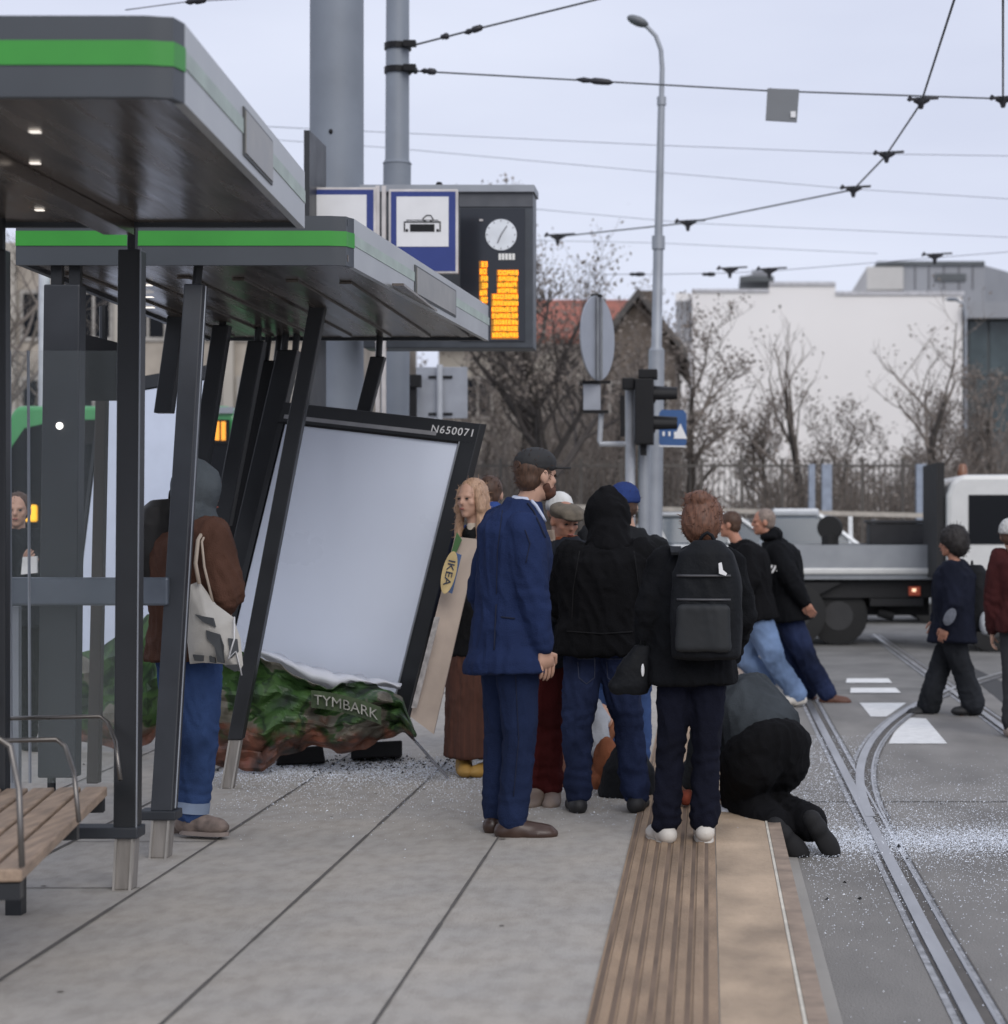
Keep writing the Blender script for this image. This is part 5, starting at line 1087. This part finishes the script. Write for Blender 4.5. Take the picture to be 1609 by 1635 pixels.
# hooded man from behind
k = skel(972,1296,0,1.74,4)
setj(k, head=(970,835,.1), neck=(972,868,.02), chest=(968,930), waist=(962,985), pelvis=(958,1025), shL=(915,890), shR=(1022,888), elL=(893,965,.1), wrL=(925,985,.3), elR=(1040,965,.1), wrR=(1005,990,.3), hipL=(932,1040), hipR=(985,1040), knL=(922,1155), knR=(1002,1155), anL=(922,1272), anR=(1016,1270), toeL=(914,1290,.2), toeR=(1025,1290,.2))
fm_ = person('person in a black hooded jacket and dark jeans seen from behind, feet apart', k, 350, blackc, denim, shb, hat=('hood',blackc), pitch=-25, hoods=1.16, bag=1.25, hem=.035, seed=2, hands='LR', fold=.015, legbag=1.04, vox=.011)
tr = child(fm_[0],'trousers'); dl = mat('stitch',(.05,.06,.1),.8); jk = child(fm_[0],'jacket')
for x_ in (922,968): seam(tr, [(x_,1052),(x_+28,1052),(x_+27,1082),(x_+14,1092),(x_+2,1082),(x_,1052)], .0022, dl, 'back_pocket')
seam(tr, [(948,1040),(950,1085)], .002, dl); seam(jk, [(905,1008),(960,1012),(1020,1008)], .004, mat('rib_black',(.004,.004,.005),1,var=0), 'hem_rib'); seam(jk, [(925,880),(915,940),(912,1000)], .003, mat('rib_black',(.004,.004,.005),1,var=0)); seam(jk, [(1012,880),(1020,940),(1022,1000)], .003, mat('rib_black',(.004,.004,.005),1,var=0))
# backpack wearer
k = skel(1090,1346,0,1.62,8)
setj(k, head=(1123,836), neck=(1118,880), chest=(1112,940), waist=(1106,1010), pelvis=(1104,1062), shL=(1062,898,.02), shR=(1165,902), elL=(1038,975,-.02), wrL=(1030,1050,.05), elR=(1185,985,.0), wrR=(1165,1050,.2), hipL=(1080,1070), hipR=(1130,1070), knL=(1070,1205), knR=(1127,1205), anL=(1062,1318), anR=(1125,1314), toeL=(1040,1335,.16), toeR=(1120,1335,.22))
person('person with auburn hair in black clothes and white shoes seen from behind', k, 12, blackj, cloth('black_trousers',(.007,.008,.016)), shw, hair=(hairr,'bun'), hsc=1.22, bag=1.14, hem=.05, seed=3, hands='LR', legr=(.053,.038,.041), sole=mat('sole_white',(.6,.58,.53),.7), vox=.011)
Yk = k['_'][4]
bpk = mat('backpack_black', (.006,.007,.009), .72, var=.3, vs=6, bump=.2, bs=60); bpk.node_tree.nodes['Principled BSDF'].inputs['Specular IOR Level'].default_value = .22
def backpack(label, c, wpx, hpx, dm, Y, m, yaw=0, tilt=0):
    s = Y/F; o = empty('backpack', c+V((0,0,-hpx*s/2)), label, 'backpack', 'backpacks'); a = R(yaw); r = V((math.cos(a),-math.sin(a),0)); f = V((math.sin(a),math.cos(a),0)); u = V((tilt,0,1)).normalized(); w_ = wpx*s/2; h_ = hpx*s/2
    b = MB(); b.loft([(c-u*h_,r*w_*.7,f*dm*.3),(c-u*h_*.96,r*w_*.95,f*dm*.5),(c-u*h_*.3,r*w_,f*dm*.55),(c+u*h_*.4,r*w_*.95,f*dm*.5),(c+u*h_*.8,r*w_*.75,f*dm*.42),(c+u*h_,r*w_*.35,f*dm*.25)],26,3.2)
    blob(b,.011,2,fold=.006,ff=10).build('bag_body', m, o, smooth='full', fix=False)
    b = MB(); b.loft([(c-u*h_*.85-f*dm*.55,r*w_*.7,f*dm*.1),(c-u*h_*.8-f*dm*.55,r*w_*.78,f*dm*.14),(c-u*h_*.1-f*dm*.56,r*w_*.74,f*dm*.12),(c-u*h_*.05-f*dm*.55,r*w_*.6,f*dm*.06)],22,4); blob(b,.011,2,fold=.004).build('front_pocket', mat('pocket_dark',(.011,.013,.015),.7,var=.3), o, smooth='full', fix=False)
    for q in (.02,.42): b = MB(); b.tube([c+u*h_*q+r*w_*t-f*(dm*(.56-.18*t*t)) for t in (-.75,-.4,0,.4,.75)],.006,6); b.build('zip', mat('zip_grey',(.07,.07,.075),.4), o, smooth='full')
    b = MB(); b.tube([c+u*h_*.95+r*w_*t*.25+f*dm*.1+u*(.05*(1-t*t)) for t in (-1,-.5,0,.5,1)],.009,6); b.build('grab_loop', m, o, smooth='full'); return o, r, f, u
bp, r_, f_, u_ = backpack('large black backpack with a small white mark worn by the auburn haired person', U(1128,958,Yk-.19), 112, 185, .2, Yk, bpk, 8)
q = U(1152,910,Yk-.33); b = MB()
b.prism([q+V((-.014,0,.03)),q+V((0,0,.034)),q+V((.006,0,.0)),q+V((.024,0,-.016)),q+V((.018,0,-.026)),q+V((-.012,0,-.016))],(0,.02,0)); b.build('white_mark', sw, bp)
for sx_ in (-1,1):
    band('strap', [U(1114+sx_*34,882,Yk-.13),U(1114+sx_*36,872,Yk-.04),U(1114+sx_*38,880,Yk+.06)], .05,.012, bpk, bp, nrm=V((0,0,1)))
# black shopper held at the left
s = Yk/F; o = empty('handbag', U(1008,1105,Yk), 'slouchy black bag held low by the auburn haired person', 'bag')
m = MB(); m.loft([(U(1005,1108,Yk),V((30*s,0,0)),V((0,.05,0))),(U(1004,1095,Yk),V((34*s,0,-.0)),V((0,.07,0))),(U(1014,1065,Yk),V((27*s,0,0)),V((0,.06,0))),(U(1026,1030,Yk),V((13*s,0,0)),V((0,.035,0)))],20,2.6); blob(m,.01,3,fold=.008).build('bag_body', bpk, o, smooth='full', fix=False)
b = MB(); b.tube([U(1018,1045,Yk-.03),U(1026,1010,Yk-.02),U(1034,1050,Yk-.03)], .008, 6); b.build('handle', bpk, o, smooth='full')
b = MB(); b.ell(U(1026,1070,Yk-.065), (.008,.006,.03)); b.build('tag', sw, o)
# crouching man
k = skel(1190,1300,0,1.75,-40,Y=10.2); h = 1.75
setj(k, pelvis=(1222,1205,-.02), waist=(1215,1158,.05), chest=(1190,1125,.15), neck=(1155,1112,.32), head=(1128,1118,.5), shL=(1135,1135,.2), shR=(1176,1112,.42), elL=(1120,1200,.25), wrL=(1100,1250,.45), elR=(1165,1190,.55), wrR=(1120,1240,.6), hipL=(1200,1215,-.1), hipR=(1245,1212,.06), knL=(1185,1272,.12), knR=(1195,1280,.3), anL=(1240,1326,-.24), anR=(1297,1316,-.22), toeL=(1262,1350,-.22), toeR=(1324,1360,-.2))
person('crouching person in a grey shirt and black trousers kneeling on the platform edge', k, -60, cloth('grey_shirt',(.045,.052,.058)), cloth('black_sweat',(.006,.006,.007)), mat('shoe_matt_black',(.008,.008,.009),.85), hair=(hairb,'short'), pitch=-50, bag=1.16, hem=.0, seed=4, legbag=1.3, legr=(.07,.052,.042), fold=.010, belly=1.15, vox=.012, free=True, lowinf=1.42)
# runners
k = skel(1262,1128,RD,1.76,-70)
setj(k, head=(1164,838), neck=(1180,868), chest=(1196,905), waist=(1203,950), pelvis=(1208,985), shL=(1190,885,-.17), shR=(1196,882,.17), elL=(1200,925,-.25), wrL=(1180,955,-.28), elR=(1150,910,.25), wrR=(1140,880,.2), hipL=(1212,995,-.08), hipR=(1206,995,.1), knL=(1238,1058,-.08), knR=(1188,1050,.1), anL=(1274,1110,-.08), anR=(1228,1088,.12), toeL=(1249,1126,-.12), toeR=(1212,1104,.1))
person('dark haired person in a black top and light blue jeans leaning left in mid stride', k, -75, blackc, denl, shw, hair=(hairb,'short'), bag=1.3, hem=.02, seed=5, legbag=1.35, vox=.016, sk=skin2)
k = skel(1305,1128,RD,1.82,-75,Y=18.6)
setj(k, head=(1218,834), neck=(1234,866), chest=(1246,905), waist=(1254,950), pelvis=(1258,985), shL=(1240,882,-.17), shR=(1246,880,.17), elL=(1262,925,-.27), wrL=(1285,962,-.28), elR=(1210,915,.25), wrR=(1195,900,.2), hipL=(1262,995,-.08), hipR=(1252,995,.1), knL=(1290,1056,-.08), knR=(1262,1060,.1), anL=(1322,1110,-.08), anR=(1290,1108,.12), toeL=(1341,1121,-.1), toeR=(1276,1120,.1))
ok, P, E = person('grey haired person in a black coat and navy jeans right behind the light jeans runner', k, -95, blackj, denim, mat('tan_shoe',(.12,.05,.03),.5), hair=(hairg,'short'), bag=1.36, hem=.02, seed=6, legbag=1.25, vox=.016, sk=skin2, hat=('hooddown',blackj))
for i in range(3):
    b = MB(); a_ = U(1224+i*8,918-i*3,18.32); b.bar(a_, a_+V((.05,0,.09)), .02,.01); b.build('white_stripe', sw, ok)
# youth at the right
k = skel(1515,1142,RD,1.68,-72)
setj(k, head=(1518,868), neck=(1524,900), chest=(1524,938), waist=(1522,985), pelvis=(1520,1020), shL=(1520,912,-.16), shR=(1530,910,.16), elL=(1522,965,-.22), wrL=(1510,1000,-.22), elR=(1505,965,.2), wrR=(1495,990,.2), hipL=(1524,1030,-.07), hipR=(1514,1030,.09), knL=(1540,1078,-.07), knR=(1496,1076,.1), anL=(1554,1126,-.07), anR=(1482,1128,.12), toeL=(1534,1142,-.08), toeR=(1462,1136,.1))
oy, P, E = person('youth in a navy jacket and baggy black trousers walking left near the van', k, -80, darkn, cloth('washed_black',(.022,.024,.028)), shb, hair=(mat('hair_black',(.015,.012,.011),.7,var=.3,vs=40),'curly'), hsc=1.4, bag=1.42, hem=.02, seed=7, legr=(.06,.055,.062), vox=.016, sk=skin2)
T = torso(k,1.22)[0]; b = MB(); b.loft([(k['pelvis']-V((0,0,.035)),T[1],T[2]),(k['pelvis']-V((0,0,-.01)),T[1],T[2])],20); b.build('shirt_hem', mat('hem_grey',(.4,.4,.38),.8), oy, smooth=True)
b = MB(); b.ell(U(1516,985,k['_'][4]-.33), (V((.04,0,.07)),V((0,.015,0)),V((-.04,0,.025)))); b.build('sleeve_print', mat('print_grey',(.12,.13,.155),.8,var=.4,vs=20), oy)
bp2,_,_,_ = backpack('dark backpack with a pale bottle pouch on the back of the youth', U(1556,955,k['_'][4]), 40, 105, .24, k['_'][4], bpk, -72)
b = MB(); b.ell(U(1572,995,k['_'][4]-.15), (.05,.05,.1)); b.build('side_pouch', mat('pouch_pale',(.36,.38,.4),.7,var=.3,vs=12), bp2, smooth='full')
# far right
k = skel(1634,1178,RD,1.72,10)
setj(k, head=(1614,856), neck=(1630,892))
person('person in a white knitted hat and maroon jacket cut by the right edge', k, 20, cloth('maroon',(.05,.014,.014)), cloth('grey_trousers',(.035,.037,.04)), mat('beige_shoe',(.3,.24,.2),.6), hair=(hairb,'short'), hat=('beanie',mat('knit_white',(.5,.5,.48),.9,var=.25,vs=50,bump=.5,bs=80)), bag=1.2, seed=8, vox=.016)
# blonde woman behind the case
k = skel(764,1238,0,1.74,190)
setj(k, head=(753,797,-.02), neck=(764,846,.0), shL=(792,880,.0), shR=(752,880,0), elR=(745,950,.12), wrR=(748,1010,.1), toeL=(765,1240,-.1), toeR=(744,1240,-.1))
for j in ('pelvis','waist'): k[j].x += .0
ob, P, E = person('long haired blonde person looking out behind the leaning poster case', k, 212, cloth('black_coat',(.012,.012,.013)), mat('corduroy_brown',(.09,.035,.022),.9,var=.3,vs=5,stretch=(14,14,.2)), mat('mustard_shoe',(.45,.26,.06),.6), hair=(hairl,'long'), bag=.98, hem=.13, seed=9, skirt=.97, lowname='skirt', collar=mat('scarf_cream',(.55,.47,.38),.9), flare=1.05)
# blue hood behind
k = skel(788,1230,0,1.72,20,Y=12.6)
setj(k, head=(782,790), neck=(794,824))
person('brown haired person with a bright blue hood behind the suit man', k, 0, cloth('blue_anorak',(.03,.06,.2)), denim, shb, hair=(hairb,'short'), hat=('hooddown',cloth('blue_anorak',(.03,.06,.2))), bag=1.1, seed=10)
# white hat
k = skel(892,1215,0,1.62,170,Y=12.7)
setj(k, head=(893,818), neck=(892,852))
person('person with a white hat standing between the suit man and the hooded person', k, 175, cloth('beige_coat',(.25,.2,.16)), denm, shw, hat=('beanie',mat('hat_white',(.62,.62,.6),.9)), hair=(hairl,'short'), bag=1.1, seed=11)
# flat cap elder with maroon trousers
k = skel(868,1282,0,1.62,160)
setj(k, head=(902,832,.3), neck=(905,868,.3), chest=(900,930,.2), waist=(885,1000,.1), pelvis=(878,1045), shL=(940,880,.3), shR=(875,885,.25), toeL=(880,1284,-.1), toeR=(850,1284,-.1), elR=(872,960,.1), wrR=(892,985,-.1), elL=(925,960,.3), wrL=(905,985,.1), anL=(882,1265), anR=(858,1265), knL=(882,1160), knR=(860,1160), hipL=(890,1060), hipR=(866,1060))
person('person in a brown flat cap and maroon trousers between suit man and hooded person', k, 150, cloth('dark_anorak',(.02,.023,.03)), cloth('maroon_trousers',(.06,.01,.01)), mat('taupe_shoe',(.22,.17,.14),.6), hat=('flatcap',mat('cap_brown',(.12,.1,.075),.9,var=.25,vs=30)), bag=1.0, seed=12, sk=skin2, pitch=-15, collar=cloth('scarf_rust',(.25,.08,.04)), legbag=.85)
# blue cap helper right behind the hooded man
k = skel(995,1230,0,1.72,-10,Y=11.7)
setj(k, head=(995,808), neck=(1002,846), shR=(1045,880,0), elR=(1050,950,.0))
person('person in a blue cap behind the black hooded person', k, -20, cloth('black_puffer',(.016,.017,.019)), denm, shb, hat=('beanie',cloth('cap_blue',(.025,.045,.15))), hair=(hairb,'short'), bag=1.25, seed=13)
# kneeling helper low between the legs, bending over
k = skel(935,1262,0,1.6,80,Y=11.6)
setj(k, pelvis=(905,1195,.1), waist=(918,1160), chest=(935,1140), neck=(960,1135), head=(985,1150,.1), shL=(950,1150,.2), shR=(950,1150,-.12), elL=(965,1190,.2), wrL=(985,1215,.2), elR=(955,1195,-.15), wrR=(985,1225,-.1), hipL=(905,1205,.2), hipR=(905,1205), knL=(960,1235,.25), knR=(955,1240,-.1), anL=(905,1245,.3), anR=(895,1248,-.05), toeL=(885,1252,.3), toeR=(878,1256,-.05))
person('kneeling helper in rust and white clothes seen between the standing legs', k, 90, cloth('pale_grey_fleece',(.4,.42,.45)), cloth('rust_trousers',(.2,.085,.05)), shb, hair=(mat('hair_rust',(.25,.1,.05),.7,var=.3,vs=40),'long'), bag=1.1, seed=14, hem=0, pitch=-30)
# black rucksack on the ground and things around
Yg = 10.9; o = empty('black_rucksack', U(1010,1270,Yg), 'full black rucksack standing on the ground behind the hooded person', 'bag'); m = MB(); s = Yg/F
m.loft([(U(1000,1278,Yg),V((44*s,0,0)),V((0,.14,0))),(U(1000,1265,Yg),V((47*s,0,0)),V((0,.15,0))),(U(1004,1225,Yg),V((38*s,0,0)),V((0,.14,0))),(U(1004,1195,Yg),V((22*s,0,0)),V((0,.09,0))),(U(1002,1183,Yg),V((10*s,0,0)),V((0,.05,0)))],22,2.4); blob(m,.011,3,fold=.014,ff=9).build('bag_body', bpk, o, smooth='full', fix=False)
b = MB(); b.tube([U(990,1190,Yg-.1),U(1000,1172,Yg-.05),U(1012,1190,Yg-.1)],.008,6); b.build('grab_loop', bpk, o, smooth='full')
def lump(name, label, cat, pts, m, Y, ry=.08, fold=.01, vox=.009):
    mm = MB()
    for px, py, rx, rz in pts: mm.ell(U(px,py,Y), (rx*Y/F, ry, rz*Y/F))
    b = blob(mm, vox, 2, fold=fold, ff=14, seed=len(label)); ob = b.build(name, m, org=U(pts[0][0],pts[0][1],Y), smooth='full', fix=False); tag(ob, label, cat); return ob
lump('rust_bag','rust coloured bag with a yellow piping leaning behind the standing legs','bag',[(968,1215,20,38),(955,1250,14,20)],cloth('rust_canvas',(.22,.08,.04)),11.2)
lump('rumpled_blanket','rumpled rust brown blanket low on the ground beside the maroon trousers','blanket',[(892,1240,16,30),(905,1262,18,14),(885,1268,20,10)],cloth('rust_blanket',(.17,.085,.06)),11.3)
lump('white_cloth','crumpled white cloth lying on the platform right of the black trouser legs','cloth',[(1165,1293,26,7),(1185,1296,18,5)],mat('cloth_white',(.6,.62,.66),.9),10.3)
lump('white_bundle','pale grey white bundle between the maroon trousers and dark jeans','cloth',[(890,1165,22,35),(885,1195,16,20)],mat('cloth_pale',(.42,.44,.48),.9),11.9)
lump('red_pouch','small reddish brown pouch on the ground between the black trouser legs','pouch',[(1095,1272,10,12)],cloth('pouch_red',(.2,.05,.03)),10.4)
lump('white_paper','small white crumpled paper between the black trouser legs','paper',[(1098,1292,12,4)],mat('paper_soft',(.6,.6,.62),.8),10.45,ry=.04)
# woman with tote at the left
k = skel(305,1334,0,1.74,62)
setj(k, head=(320,790), neck=(312,840), chest=(300,900), waist=(296,985), pelvis=(298,1040), shL=(275,862,.18), shR=(335,862,-.14), elR=(358,945,-.18), wrR=(345,975,.05), elL=(285,950,.3), wrL=(320,965,.35), hipL=(290,1055,.07), hipR=(315,1055,-.05), knL=(292,1185,.1), knR=(318,1180,-.05), anL=(292,1305,.12), anR=(304,1300,-.06), toeL=(318,1322,.14), toeR=(340,1326,-.1))
person('person in a grey hood, brown jacket and blue jeans behind the leaning shelter post', k, 35, brownj, denm, mat('taupe_trainer',(.17,.13,.11),.7,var=.4,vs=25), hat=('hood',greyh), hoods=1.08, bag=1.22, hem=.02, seed=15, legr=(.066,.052,.044), cuff=mat('cuff_light',(.2,.25,.34),.9), sole=mat('sole_dirty',(.22,.18,.16),.8), vox=.011, sleeve=1.2)
Yw = k['_'][4]; s = Yw/F
bpk2 = mat('rucksack_dark', (.02,.018,.017), .6, var=.2)
backpack('dark boxy backpack on the person in the brown jacket', U(264,865,Yw+.05), 66, 135, .26, Yw, bpk2, 62)
o = empty('tote_bag', U(345,1050,Yw-.25), 'off white canvas tote bag with dark grey shapes hanging from a shoulder', 'bag'); Yt = Yw-.27
outl = [(300,935),(318,928),(345,965),(372,985),(384,1020),(388,1062),(382,1072),(355,1060),(325,1058),(303,1060),(296,1000)]
vs = []; b = MB()
cx_, cy_ = 340,1005
N = len(outl); front_ = []; 
dense = []
for i in range(N):
    a_, c_ = outl[i], outl[(i+1)%N]
    for j in range(4): dense.append((a_[0]+(c_[0]-a_[0])*j/4, a_[1]+(c_[1]-a_[1])*j/4))
M_ = len(dense); K = 7
def tote(y0, sg):
    vs = []
    for r__ in range(K+1):
        t = r__/K
        for (x,y) in dense:
            px = cx_+(x-cx_)*t; py = cy_+(y-cy_)*t; d = .06*(1-t*t)+.012*noise.noise(V((px*.05,py*.05,sg)))*(1-t); vs.append(U(px,py,Yt)+V((0,sg*d,0)))
    return vs, [(r__*M_+j, r__*M_+(j+1)%M_, (r__+1)*M_+(j+1)%M_, (r__+1)*M_+j) for r__ in range(K) for j in range(M_)]
for sg in (-1,1): b.add(*tote(0,sg))
b.build('bag_body', mat('canvas_white',(.52,.5,.46),.9,var=.12,vs=10,bump=.2,bs=200), o, smooth='full', fix=False)
for poly in ([(335,1005),(356,1012),(362,1030),(360,1058),(350,1056),(348,1032),(336,1018)],[(316,980),(345,986),(350,1000),(330,992)],[(368,1018),(380,1020),(382,1040),(372,1050)],[(312,1044),(328,1046),(326,1055),(314,1054)],[(338,1046),(346,1050),(346,1058),(338,1056)],[(360,1062),(380,1060),(384,1070),(376,1072)]):
    def dd(px,py):
        best = 0
        import itertools
        t = min(1, max(abs(px-cx_)/46, abs(py-cy_)/68)); return .06*(1-t*t)+.006
    b = MB(); b.prism([U(x,y,Yt)+V((0,-dd(x,y)-.006,0)) for x,y in poly],(0,.05,0)); b.build('printed_shape', mat('print_dark',(.07,.075,.08),.9), o)
b = MB(); b.tube([U(318,932,Yt-.03),U(312,900,Yt-.04),U(316,862,Yt),U(330,838,Yt+.08),U(338,832,Yt+.16)],.0095,6); b.tube([U(340,962,Yt),U(326,905,Yt-.02),U(322,865,Yt+.0),U(334,840,Yt+.1)],.006,6); b.build('shoulder_strap', mat('strap_cream',(.5,.42,.34),.8), o, smooth='full')
b = MB(); b.tube([U(374,985,Yt-.02),U(374,1020,Yt-.06),U(364,1052,Yt-.06),U(376,1040,Yt-.04),U(386,1078,Yt)],.004,5); b.build('cord', sw, o, smooth='full')
# person far left
k = skel(22,1120,0,1.7,140,Y=13.0)
setj(k, head=(28,815), neck=(25,850), elL=(45,925,-.2), wrL=(44,905,-.3))
person('person with pale face and dark jacket at the far left behind the front shelter', k, 170, cloth('dark_coat',(.014,.016,.02)), blackc, shb, hair=(hairb,'short'), bag=1.2, seed=17)
b = MB(); c_ = U(47,902,12.6); b.hexa([c_+V((-.05,-.01,-.06)),c_+V((.05,-.01,-.05)),c_+V((.05,.01,-.05)),c_+V((-.05,.01,-.06)),c_+V((-.04,-.01,.05)),c_+V((.05,-.01,.055)),c_+V((.05,.01,.055)),c_+V((-.04,.01,.05))]); tag(b.build('white_folder', mat('folder_white',(.7,.7,.68),.6), org=c_),'small white folder held by the person at the far left','folder')

# ---------------------------------------------------------------- broken glass and rubble
rnd = random.Random(21); gm = mat('glass_crumbs', (.75,.8,.88), .15, var=.1, vs=30); sh = MB()
def shard(x, y, z, s):
    a = rnd.uniform(0,6.28); p = V((x,y,z)); u = V((math.cos(a),math.sin(a),0))*s; v = V((-math.sin(a),math.cos(a),0))*s*rnd.uniform(.5,1); t = V((rnd.uniform(-.3,.3)*s,rnd.uniform(-.3,.3)*s,s*rnd.uniform(.5,1.1)))
    sh.add([p-u,p+u*.8-v*.7,p+v,p+t], [(0,1,3),(1,2,3),(2,0,3)])
for i in range(80000):
    t = rnd.random()
    if t < .42: x = rnd.uniform(.5,3.2); y = rnd.gauss(10.35+.03*x,.27); z = RD+.017
    elif t < .62: x = rnd.uniform(.45,3.2); y = rnd.gauss(10.6,1.3); z = RD+.017
    elif t < .70: x = rnd.gauss(.75,.25); y = rnd.uniform(10,15.5); z = RD+.017
    elif t < .92: x = rnd.uniform(-2.9,-1.2); y = rnd.gauss(12.0,.35); z = .004
    else: x = rnd.uniform(-2.6,.2); y = rnd.gauss(11.3,.7); z = .004
    if x < .37 and z < 0: continue
    shard(x, y, z, rnd.uniform(.0015,.0042)*(1.0 if rnd.random() < .97 else 2))
tag(sh.build('glass_crumbs', gm, fix=False), 'crumbs of shattered safety glass strewn over the track and platform', 'broken glass', kind='stuff')
rb_ = MB(); sh = rb_
for i in range(500): shard(rnd.gauss(-2.1,.55), rnd.gauss(12.3,.22), .004, rnd.uniform(.004,.014))
for i in range(14): shard(rnd.uniform(.5,2.6), rnd.gauss(10,1.2), RD+.018, rnd.uniform(.008,.02))
tag(rb_.build('dark_rubble', black, fix=False), 'dark bits of plastic rubble under the crumpled poster', 'rubble', kind='stuff')
b = MB(); sh = b; shard(1.33,6.98,RD+.017,.02) if 0 else None
